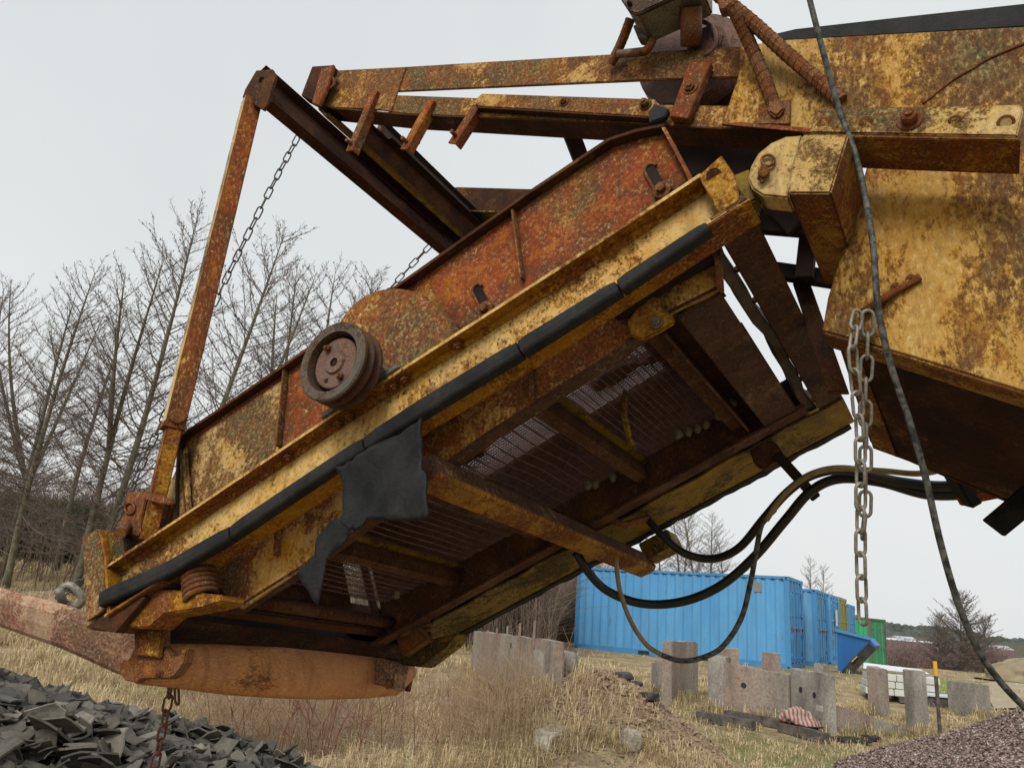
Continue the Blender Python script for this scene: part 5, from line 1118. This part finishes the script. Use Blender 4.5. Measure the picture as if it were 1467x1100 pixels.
# ---- bare larch trees ----
M['bark'] = plain('larch_bark', (.09, .085, .055), (.24, .22, .155), 6, .95, .5, .02)
M['twig'] = plain('larch_twigs', (.115, .090, .078), (.21, .17, .145), 4, .95, 0)
M['twigfar'] = plain('far_twigs', (.16, .13, .115), (.24, .20, .17), 2, .95, 0)
def larch_mesh(seed, H0=10., nb=100, twig_r=.0044, spread=.34, fine=1.1, curve=.45, lowest=.10, cones=True, fork=None):
    R = random.Random(seed); tr = MB(); cr = MB()
    ph = R.uniform(0, 6); tp = []
    for i in range(15):
        k = i / 14; tp.append(V((curve * math.sin(k * 2.4 + ph) - curve * math.sin(ph), curve * .6 * math.sin(k * 2 + ph * 2) - curve * .6 * math.sin(ph * 2), H0 * k)))
    tr.tube(tp, [.105 * (1 - i / 14) ** .8 + .008 for i in range(15)], 8)
    tp2 = None
    if fork:
        i0 = int(fork * 14); az_ = R.uniform(0, 6.3); tp2 = [tp[i0] + V((math.cos(az_) * j * .16 * (1 - j * .03), math.sin(az_) * j * .16 * (1 - j * .03), (tp[-1].z * .93 - tp[i0].z) * j / (14 - i0))) for j in range(15 - i0)]
        tr.tube(tp2, [.075 * (1 - j / (14 - i0)) ** .8 + .008 for j in range(15 - i0)], 7)
    def at(k):
        if tp2 and k > fork + .05 and R.random() < .45:
            f_ = (k - fork) / (1 - fork) * (len(tp2) - 1); i = min(int(f_), len(tp2) - 2); return tp2[i].lerp(tp2[i + 1], f_ - i)
        f_ = k * 14; i = min(int(f_), 13); return tp[i].lerp(tp[i + 1], f_ - i)
    for b in range(nb):
        k = lowest + (1 - lowest) * (b + R.random()) / nb; o_ = at(k); az = R.uniform(0, 2 * PI)
        Lb = (H0 * spread * (1 - k) ** .6 + .45) * R.uniform(.55, 1.15) * (.55 + .45 * sst(.05, .35, k))
        el = R.uniform(-.05, .45) + .70 * k ** 1.5; d = V((math.cos(az) * math.cos(el), math.sin(az) * math.cos(el), math.sin(el)))
        n_ = 6; pts = []; q_ = o_.copy()
        for i in range(n_ + 1):
            pts.append(q_.copy()); dd_ = (d + V((R.gauss(0, .09), R.gauss(0, .09), .10 * i / n_ + R.gauss(0, .05)))).normalized(); q_ += dd_ * Lb / n_; d = dd_
        r0 = .006 + .016 * (Lb / (H0 * spread)) ; cr.tube(pts, [r0 * (1 - .75 * i / n_) for i in range(n_ + 1)], 4, caps=False)
        nt_ = int(Lb / .078 * fine)
        for t in range(nt_):
            f_ = .12 + .88 * (t + R.random()) / nt_; ii = min(int(f_ * n_), n_ - 1); o2 = pts[ii].lerp(pts[ii + 1], f_ * n_ - ii); dm = (pts[ii + 1] - pts[ii]).normalized()
            side = dm.cross(V((R.gauss(0, .5), R.gauss(0, .5), 1))).normalized() * (1 if t % 2 else -1)
            d2 = (dm * .75 + side * R.uniform(.4, 1) + V((0, 0, R.uniform(-.12, .5)))).normalized(); L2 = R.uniform(.18, .55) * (1 - .45 * f_) * (.6 + .5 * (1 - k))
            p2 = [o2, o2 + d2 * L2 * .5 + V((0, 0, R.gauss(0, .02))), o2 + d2 * L2 + V((0, 0, .06 * L2))]
            cr.tube(p2, [twig_r * 1.1, twig_r * .8, twig_r * .5], 3, caps=False)
            for u_ in range(R.choice((1, 2, 3))):
                o3 = p2[0].lerp(p2[2], R.uniform(.3, .95)); d3 = (d2 + V((R.gauss(0, .7), R.gauss(0, .7), R.gauss(.2, .5)))).normalized(); L3 = L2 * R.uniform(.25, .55)
                cr.tube([o3, o3 + d3 * L3], [twig_r * .7, twig_r * .45], 3, caps=False)
            if cones and R.random() < .30:
                c_ = p2[0].lerp(p2[2], R.uniform(.2, .9)); s_ = R.uniform(.014, .024)
                cr.add([c_ + V(q3) * s_ for q3 in ((1, 0, 0), (-1, 0, 0), (0, 1, 0), (0, -1, 0), (0, 0, 1.3), (0, 0, -1))], [(0, 2, 4), (2, 1, 4), (1, 3, 4), (3, 0, 4), (2, 0, 5), (1, 2, 5), (3, 1, 5), (0, 3, 5)])
    out_ = []
    for mb, nm, mt in ((tr, 'trunk', M['bark']), (cr, 'crown', M['twig'])):
        me = bpy.data.meshes.new(nm); me.from_pydata(mb.v, [], mb.f); me.polygons.foreach_set('use_smooth', [True] * len(mb.f)); me.materials.append(mt); out_.append(me)
    return out_
protosT = [larch_mesh(1, curve=.3), larch_mesh(2, curve=.9, nb=115, fork=.3), larch_mesh(3, nb=105, curve=.3, spread=.36), larch_mesh(4, nb=80, spread=.30, curve=.6), larch_mesh(5, nb=110, spread=.32, curve=.5, fork=.45)]
protoB = larch_mesh(8, nb=210, spread=.50, lowest=.01, fine=.9, curve=.5, twig_r=.017, cones=False)
protoF = larch_mesh(9, nb=70, spread=.26, twig_r=.008, cones=False)
def tree(px0, py0, px1, py1, dist, proto, label, group, name='larch_tree', rotz=0., wide=1., cat='tree'):
    b = D(px0, py0, dist); b.z = gz(b.x, b.y) - .05; t_ = D(px1, py1, dist); t_.y = b.y + (t_.y - b.y) * .3 if abs(t_.y - b.y) > 3 else t_.y
    ax = t_ - b; s_ = ax.length / 10.
    r_ = empty(name, b, label, cat, group); q_ = ax.to_track_quat('Z', 'Y').to_matrix().to_4x4() @ Matrix.Rotation(rotz, 4, 'Z')
    for me, nm in zip(proto, ('trunk', 'crown')):
        o = bpy.data.objects.new(nm, me); COL.objects.link(o); o.parent = r_; o.matrix_local = q_ @ Matrix.Diagonal((s_ * wide, s_ * wide, s_, 1))
    return r_
GT = 'bare larch trees standing left behind the machine'
TT = [
 (-30, 850, 5, 400, 21, 4, 'leftmost bare larch, only its right branches inside the picture'),
 (5, 800, 150, 425, 22, 1, 'crooked bare larch leaning strongly right, near the left edge'),
 (12, 830, 118, 372, 20, 0, 'bare larch with a straight brown trunk behind the crooked one'),
 (85, 800, 170, 440, 25, 3, 'thin short larch between the crooked pair and the twin trunks'),
 (118, 800, 240, 360, 20, 4, 'left one of two close mossy larch trunks left of the yellow post'),
 (135, 800, 288, 300, 20, 0, 'tallest larch, right one of the close mossy trunks, touching the post'),
 (225, 800, 385, 318, 20, 2, 'mossy larch filling the gap just right of the post behind the chain'),
 (300, 800, 405, 362, 24, 3, 'slender larch second to the right of the post'),
 (350, 800, 442, 378, 26, 4, 'pale larch standing left above the pulley'),
 (410, 800, 482, 398, 30, 1, 'faint larch rising behind the pulley'),
 (450, 800, 525, 396, 33, 3, 'faintest rightmost larch, above the guard disc'),
 (440, 800, 465, 372, 25, 4, 'airy larch directly above the V-belt pulley'),
 (480, 800, 508, 380, 27, 2, 'airy larch above the left end of the guard disc'),
 (60, 810, 60, 395, 27, 1, 'upright larch far behind the left group of trunks'),
]
for i, (a, b, c_, d_, ds_, pr_, lb) in enumerate(TT): tree(a, b, c_, d_ + 14, ds_, protosT[pr_], lb, GT, rotz=i * 1.3)
for me_ in []: pass
GT2 = 'bare trees beyond the containers'
for i_, (a_, c2_, t2_, d2_, lb_) in enumerate(((1000, 985, 722, 36, 'tallest bare tree behind the black hoses above the blue container'), (952, 940, 745, 38, 'bare tree half hidden by the end of the cross tube'), (1022, 1012, 742, 37, 'bare tree right of the tallest one above the container'), (1040, 1036, 775, 40, 'lowest bare tree at the right end of the group over the container'), (975, 962, 735, 40, 'bare tree just left of the tallest one above the container'))):
    tree(a_, 870, c2_, t2_, d2_, protosT[i_ % 3], lb_, GT2, 'bare_tree', i_ * 1.9, 1.25)
tree(1150, 900, 1152, 800, 60, protoF, 'small bare tree over the corner of the blue container', GT2, 'bare_tree', 3, 1.0)
tree(1168, 900, 1170, 812, 66, protoF, 'faint bare tree behind the worn blue container doors', GT2, 'bare_tree', 4, 1.0)
rt_ = tree(1372, 972, 1382, 850, 55, protoB, 'broad reddish brown bare tree standing alone behind the hanging cable', GT2, 'bare_tree', 0, 1.15)
tree(1345, 972, 1340, 880, 58, protoB, 'lower bare bush tree at the left foot of the broad one', GT2, 'bare_tree', 2, 1.0)
tree(1405, 972, 1408, 885, 58, protoB, 'lower bare bush tree at the right foot of the broad one', GT2, 'bare_tree', 3, 1.0)
GT3 = 'bare trees in the thicket behind the grass'
for i, (a, c_, t_, ds_) in enumerate(((560, 575, 640, 30), (620, 628, 700, 27), (670, 676, 680, 31), (715, 722, 730, 26), (760, 765, 690, 32), (800, 802, 745, 28))):
    tree(a, 880, c_, t_, ds_, protosT[i % 4], ('bare tree at the left end of the thicket, seen below the screen', 'bare tree second from the left in the thicket', 'bare tree in the thicket left of the middle', 'bare tree rising above the reddish concrete panel', 'bare tree in the thicket left of the blue container', 'bare tree touching the left edge of the blue container')[i], GT3, 'bare_tree', i * 2.1, 1.3)

# ---- thickets, reeds and grass ----
def stems(name, label, cat, mat, n, place, hfun, r, seed, bend=.25, branch=2):
    R = random.Random(seed); mb = MB()
    for i in range(n):
        x_, y_ = place(R); z_ = gz(x_, y_); h_ = hfun(R, x_, y_); az = R.uniform(0, 6.3); bn = R.uniform(0, bend) * h_
        p0 = V((x_, y_, z_ - .02)); p1 = p0 + V((bn * .3 * math.cos(az), bn * .3 * math.sin(az), h_ * .5)); p2 = p0 + V((bn * math.cos(az), bn * math.sin(az), h_))
        mb.tube([p0, p1, p2], [r, r * .8, r * .4], 3, caps=False)
        for b in range(branch):
            o_ = p0.lerp(p2, R.uniform(.3, .9)); mb.tube([o_, o_ + V((R.gauss(0, .22), R.gauss(0, .22), R.uniform(.05, .35))) * h_], [r * .6, r * .3], 3, caps=False)
    me = bpy.data.meshes.new(name); me.from_pydata(mb.v, [], mb.f); me.polygons.foreach_set('use_smooth', [True] * len(mb.f)); o = link(name, me, mat); prop(o, label, cat, kind='stuff'); return o
M['thick'] = plain('brown_thicket', (.13, .10, .075), (.30, .23, .17), 1.5, 1, 0)
M['thickred'] = plain('reddish_thicket', (.19, .13, .115), (.29, .21, .185), .4, 1, 0)
M['reed'] = plain('dry_reeds', (.26, .17, .10), (.46, .34, .21), 3, .9, 0)
M['bramble'] = plain('red_bramble', (.14, .04, .035), (.22, .08, .06), 6, .7, 0)
def pl1(R):
    px = R.uniform(520, 870); d = R.uniform(19, 30) if px < 795 else R.uniform(29, 34)
    q_ = D(px, 900, d); return q_.x, q_.y
def pl1old(R): d = R.uniform(19, 30); px = R.uniform(520, 850); q_ = D(px, 900, d); return q_.x, q_.y
stems('thicket', 'dense brown leafless thicket behind the dry grass', 'thicket', M['thick'], 5200, pl1, lambda R, x, y: R.uniform(.9, 3.4), .010, 3, .35, 5)
def pl1b(R): d = R.uniform(20, 60); px = R.uniform(-150, 560); q_ = D(px, 850, d); return q_.x, q_.y
stems('thicket', 'low brown brush growing on the slope behind the larches', 'thicket', M['thick'], 2200, pl1b, lambda R, x, y: R.uniform(.5, 2.2), .016, 13, .5, 5)
def pl2(R): d = R.uniform(75, 100); px = R.uniform(1255, 1445); q_ = D(px, 950, d); return q_.x, q_.y
stems('hedge', 'wide band of reddish brown shrubs in front of the distant sheds', 'shrubs', M['thickred'], 5500, pl2, lambda R, x, y: R.uniform(1.5, 3.5), .035, 4, .4, 4)
def pl3(R): q_ = GP(R.gauss(430, 100), R.uniform(1000, 1090)); return q_.x, q_.y
stems('reeds', 'tall dry brown reeds and weeds behind the tile heap', 'reeds', M['reed'], 3000, pl3, lambda R, x, y: R.uniform(.15, .46), .0035, 5, .45, 2)
def pl4(R): q_ = GP(R.gauss(690, 45), R.uniform(990, 1095)); return q_.x, q_.y
stems('reeds', 'upright dry stalks in front of the reddish concrete panel', 'reeds', M['reed'], 700, pl4, lambda R, x, y: R.uniform(.2, .75), .0032, 6, .25, 2)
def pl5(R): q_ = GP(R.choice((330, 400, 440, 530, 610)) + R.gauss(0, 25), R.uniform(1060, 1098)); return q_.x, q_.y
stems('brambles', 'thin red bramble stems rising from the dry weeds', 'brambles', M['bramble'], 60, pl5, lambda R, x, y: R.uniform(.5, 1.0), .0042, 7, .7, 2)
M['scrub'] = plain('green_scrub', (.045, .06, .025), (.10, .115, .055), 3, 1, 0)
def pl6(R): q_ = D(R.choice((R.gauss(15, 28), R.gauss(85, 22), R.gauss(-40, 30))), 850, R.uniform(26, 32)); return q_.x, q_.y
stems('scrub', 'dark green evergreen scrub behind the larch trunks at the far left', 'scrub', M['scrub'], 1500, pl6, lambda R, x, y: R.uniform(.6, 2.0), .02, 17, .4, 9)
m, nt, p = newmat('straw_blades'); g_i = nt.nodes.new('ShaderNodeNewGeometry')
c = ramp(nt, g_i.outputs['Random Per Island'], [(0, (.30, .20, .11)), (.35, (.52, .40, .23)), (.82, (.72, .58, .36)), (.95, (.36, .33, .13)), (1, (.18, .20, .06))])
c = mix(nt, ramp(nt, noi(nt, coord(nt), .5, 4, .6, 5), [(.54, 0), (.66, .5)]), c, (.20, .20, .06)); L(nt, c, p.inputs['Base Color']); p.inputs['Roughness'].default_value = .85; M['straw'] = m
R = random.Random(21); vs, fs = [], []
def blade(b, az, h_, ln, w_):
    k = len(vs); sd_ = V((-math.sin(az), math.cos(az), 0)) * w_; o_ = V((math.cos(az), math.sin(az), 0))
    p1 = b + o_ * ln * .35 + V((0, 0, h_ * .75)); p2 = b + o_ * ln + V((0, 0, h_ * .8))
    vs.extend([b - sd_, b + sd_, p1 - sd_ * .8, p1 + sd_ * .8, p2]); fs.extend([(k, k + 1, k + 3, k + 2), (k + 2, k + 3, k + 4)])
nc = 0
while nc < 11500:
    px, py = R.uniform(-40, 1500), R.uniform(905, 1120) if R.random() < .8 else R.uniform(850, 940)
    if R.random() < .15: px, py = R.uniform(-40, 300), R.uniform(760, 930)
    b = GP(px, py, 45) if nc >= 0 else None
    if b.y > 32: continue
    if px > 1000 and b.y < 11 and vz(b.x, b.y) > gz(b.x, b.y) - .05: continue
    if math.hypot(b.x - MOUND[0], b.y - MOUND[1]) < 1.35 and R.random() < .72: continue
    if N3.noise(V((b.x * .7, b.y * .7, 9))) < -.22 : nc += 1; continue
    nc += 1; far = min(1.8, b.y / 9)
    hh = R.uniform(.06, .24) * (1.25 if b.x < 1.5 else .6)
    ca = R.uniform(0, 6.3)
    for k in range(R.randint(7, 13)):
        a_ = ca + R.gauss(0, 1.1); blade(b + V((R.gauss(0, .05), R.gauss(0, .05), -.01)), a_, hh * R.uniform(.5, 1.1), hh * R.uniform(.4, 1.5), .0028 * far)
for A_, B_, nn in BASES:
    for i in range(int(26 * (B_ - A_).length) + 10):
        q_ = A_.lerp(B_, R.uniform(-.05, 1.05)) - nn * R.uniform(.0, .12); q_.z = gz(q_.x, q_.y) - .01; h_ = R.uniform(.08, .28); ca = R.uniform(0, 6.3)
        for k in range(7): blade(q_ + V((R.gauss(0, .03), R.gauss(0, .03), 0)), ca + R.gauss(0, 1.2), h_ * R.uniform(.5, 1.2), h_ * R.uniform(.3, .9), .005)
me = bpy.data.meshes.new('dry_grass'); me.from_pydata(vs, [], fs); o = link('dry_grass', me, M['straw']); prop(o, 'long dry straw coloured grass with green patches', 'grass', kind='stuff')

# ---- far: forest ridge, sheds, fields, earth bank ----
M['forest'] = plain('far_forest', (.06, .072, .062), (.11, .125, .108), .05, 1, 0)
R = random.Random(31); bm = bmesh.new()
ridge = MB(); ico = bmesh.new(); bmesh.ops.create_icosphere(ico, subdivisions=2, radius=1); iv = [v.co.copy() for v in ico.verts]; jf = [tuple(v.index for v in f.verts) for f in ico.faces]; ico.free()
def ridge_top(px): return interp([(-400, 845), (300, 848), (900, 872), (1180, 876), (1210, 881), (1300, 892), (1400, 905), (1440, 911), (1467, 914), (1800, 925), (2200, 940)], px) + 2 * math.sin(px * .05)
px = 860.
while px < 2100:
    for row in range(5):
        dd_ = 760 - row * 60; top = D(px + R.uniform(-8, 8), ridge_top(px) + row * 6 + R.uniform(0, 3.5), dd_); s_ = R.uniform(3.0, 5.8)
        base_z = gz(top.x, top.y)
        hh = max(6, top.z - base_z)
        ridge.add([V((top.x + q_.x * s_ * (1 + .3 * N3.noise(q_ * 2 + V((px, row, 0)))), top.y + q_.y * s_, top.z - s_ + q_.z * s_ * R.uniform(.85, 1.2) * (1 + .3 * N3.noise(q_ * 3 + V((px, 0, 0)))))) for q_ in iv], jf)
    px += R.uniform(3.0, 5.5)
me = bpy.data.meshes.new('forest'); me.from_pydata(ridge.v, [], ridge.f); o = link('forest', me, M['forest'], smooth=True); prop(o, 'distant grey green pine forest along the ridge', 'forest', kind='stuff')
# ridge hill under the forest
vs, fs = [], []; k = 0
pxs = list(range(820, 2160, 20))
for px in pxs:
    for row in range(7):
        dd_ = 780 - row * 75; t_ = D(px, ridge_top(px) + 6 + row * 5.5, dd_); vs.append(t_)
    b_ = D(px, ridge_top(px) + 60, 290); vs.append(V((b_.x, b_.y, gz(b_.x, b_.y) - 2)))
fs = [(i * 8 + j, (i + 1) * 8 + j, (i + 1) * 8 + j + 1, i * 8 + j + 1) for i in range(len(pxs) - 1) for j in range(7)]
o = fromworld('hill', vs, fs, plain('hill_brown', (.05, .056, .045), (.08, .085, .065), .02, 1, 0), None, True); prop(o, 'far hill below the forest', 'hill', kind='structure')
def shed(px0, px1, py_base, hgt_px, dist, wallm, roofm, label, group='pale sheds and houses below the far forest', win=6):
    A_, B_ = D(px0, py_base, dist), D(px1, py_base + (px1 - px0) * .075, dist); k = dist / F; H_ = hgt_px * k; d = (B_ - A_); L_ = d.length; d.normalize(); up = V((0, 0, 1)); bk_ = up.cross(d).normalized()
    if bk_.y < 0: bk_ = -bk_
    r_ = empty('shed', (A_ + B_) / 2 - up * 0, label, 'shed', group); Wd = max(8., H_ * 2)
    MB().prism([A_ - up * 4, B_ - up * 4, B_ + up * H_ * .55, A_ + up * H_ * .55], bk_ * Wd).obj('wall', wallm, r_)
    e = A_ - d * .5 - bk_ * .5; f_ = B_ + d * .5 - bk_ * .5
    MB().prism([e + up * H_ * .55, e + bk_ * (Wd + 1) + up * H_ * .55, e + bk_ * (Wd / 2 + .5) + up * H_], d * (L_ + 1)).obj('roof', roofm, r_)
    for i in range(win):
        c_ = A_ + d * L_ * (i + .5) / win + up * H_ * .28 - bk_ * .06; MB().box(c_, d * L_ / win * .28, bk_ * .05, up * H_ * .1).obj('window', M['cdark'], r_)
wh = plain('far_white', (.55, .56, .57), (.65, .66, .66), .1, .8, 0); rd = plain('far_red_wall', (.22, .11, .10), (.27, .15, .13), .1, .9, 0); gy = plain('far_roof', (.34, .35, .37), (.48, .50, .52), .05, .7, 0)
shed(1266, 1300, 922, 9, 330, rd, wh, 'long red walled shed with white roof at the left below the forest')
shed(1288, 1312, 919, 8, 360, wh, gy, 'grey roofed white shed behind the red walled one')
shed(1305, 1345, 926, 9, 320, wh, wh, 'white roofed shed left of the broad bare tree')
shed(1405, 1452, 934, 11, 300, plain('dark_block', (.10, .11, .12), (.16, .17, .18), .1), gy, 'flat grey office block seen right behind the cable')
shed(1455, 1480, 946, 9, 300, wh, gy, 'small white house at the right edge')
o = MB().prism([D(1240, 972, 62), D(1434, 973, 62), D(1440, 1004, 38), D(1262, 998, 38)], V((0, 0, .02))); 
fld = []
def field(name, label, pxpy, mat, lift):
    pts = [GP(*q_, 300) for q_ in pxpy]; k = 14; vs, fs = [], []
    a_, b_, c_, d_ = pts
    for i in range(k + 1):
        for j in range(k + 1):
            q_ = a_.lerp(b_, i / k).lerp(d_.lerp(c_, i / k), j / k); vs.append(V((q_.x, q_.y, gz(q_.x, q_.y) + lift)))
    fs = [(i * (k + 1) + j, (i + 1) * (k + 1) + j, (i + 1) * (k + 1) + j + 1, i * (k + 1) + j + 1) for i in range(k) for j in range(k)]
    o = fromworld(name, vs, fs, mat, None, True); prop(o, label, 'field', kind='structure')
field('grass_strip', 'short bright green grass strip behind the posts', ((1325, 973), (1440, 980), (1440, 1004), (1325, 996)), plain('green_turf', (.14, .17, .035), (.24, .27, .08), 2, 1, .3, .03), .03)
field('ploughed_field', 'dark ploughed field at the right edge', ((1440, 945), (1540, 948), (1500, 985), (1395, 972)), plain('ploughed', (.055, .048, .05), (.085, .075, .075), .6, 1, .3, .03), .05)
field('path', 'sandy track curving past the bank', ((1400, 982), (1470, 975), (1560, 1010), (1425, 1018)), plain('sand_track', (.32, .26, .18), (.42, .34, .24), 1, 1, .3, .02), .04)
bm = bmesh.new(); bmesh.ops.create_icosphere(bm, subdivisions=5, radius=1); c_ = GP(1500, 985)
for v in bm.verts:
    q_ = v.co; k = 1 + .15 * N3.noise(q_ * 2.2) + .05 * N3.noise(q_ * 7); v.co = V((q_.x * 1.9 * k, q_.y * 2.5 * k, q_.z * .95 * k if q_.z > 0 else -.1))
me = bpy.data.meshes.new('earth_bank'); bm.to_mesh(me); bm.free(); o = link('earth_bank', me, plain('bank_earth', (.24, .19, .12), (.36, .29, .19), 3, 1, .6, .05), None, True, c_ + V((1.5, 1.5, -.1))); prop(o, 'grassy sand bank at the right edge', 'earth bank', kind='structure')
# small red house on the left hillside
# ---------------------------------------------------------------- sky, sun and view
wd = bpy.data.worlds.new("World"); sc.world = wd; wd.use_nodes = True
nt = wd.node_tree; nt.nodes.clear()
out = nt.nodes.new('ShaderNodeOutputWorld'); bg = nt.nodes.new('ShaderNodeBackground'); L(nt, bg.outputs[0], out.inputs[0])
sky = nt.nodes.new('ShaderNodeTexSky'); sky.sky_type = 'NISHITA'; sky.sun_disc = False
SE, SR = math.radians(42), math.radians(205)
sky.sun_elevation = SE; sky.sun_rotation = SR; sky.dust_density = 4; sky.air_density = 1.5
hs = nt.nodes.new('ShaderNodeHueSaturation'); hs.inputs['Saturation'].default_value = .15; L(nt, sky.outputs[0], hs.inputs['Color'])
co = coord(nt, 'Generated')
n1 = noi(nt, co, 1.3, 5, .55, 2.0, .4)
cloud = ramp(nt, n1, [(.32, (6.7, 7.15, 7.35)), (.5, (7.7, 8.1, 8.2)), (.68, (8.7, 8.75, 8.7))])
sx = nt.nodes.new('ShaderNodeSeparateXYZ'); L(nt, co, sx.inputs[0])
c2 = mix(nt, ramp(nt, sx.outputs['Z'], [(.0, .0), (.9, 1)]), (8.3, 8.35, 8.3), (7.2, 7.6, 7.8))
cl = mix(nt, .5, cloud, c2)
c = mix(nt, .90, hs.outputs[0], cl)
L(nt, c, bg.inputs[0]); bg.inputs[1].default_value = .105
sd = bpy.data.lights.new("sun", 'SUN'); sd.energy = 2.2; sd.angle = math.radians(22); sd.color = (1, .965, .91)
so = bpy.data.objects.new("sun", sd); COL.objects.link(so)
sdir = V((math.sin(SR) * math.cos(SE), math.cos(SR) * math.cos(SE), math.sin(SE)))
so.rotation_euler = sdir.to_track_quat('Z', 'Y').to_euler(); so.location = (0, -5, 20)
sc.view_settings.view_transform = 'Standard'; sc.view_settings.look = 'None'; sc.view_settings.exposure = 0; sc.view_settings.gamma = 1
sc.render.engine = 'CYCLES'
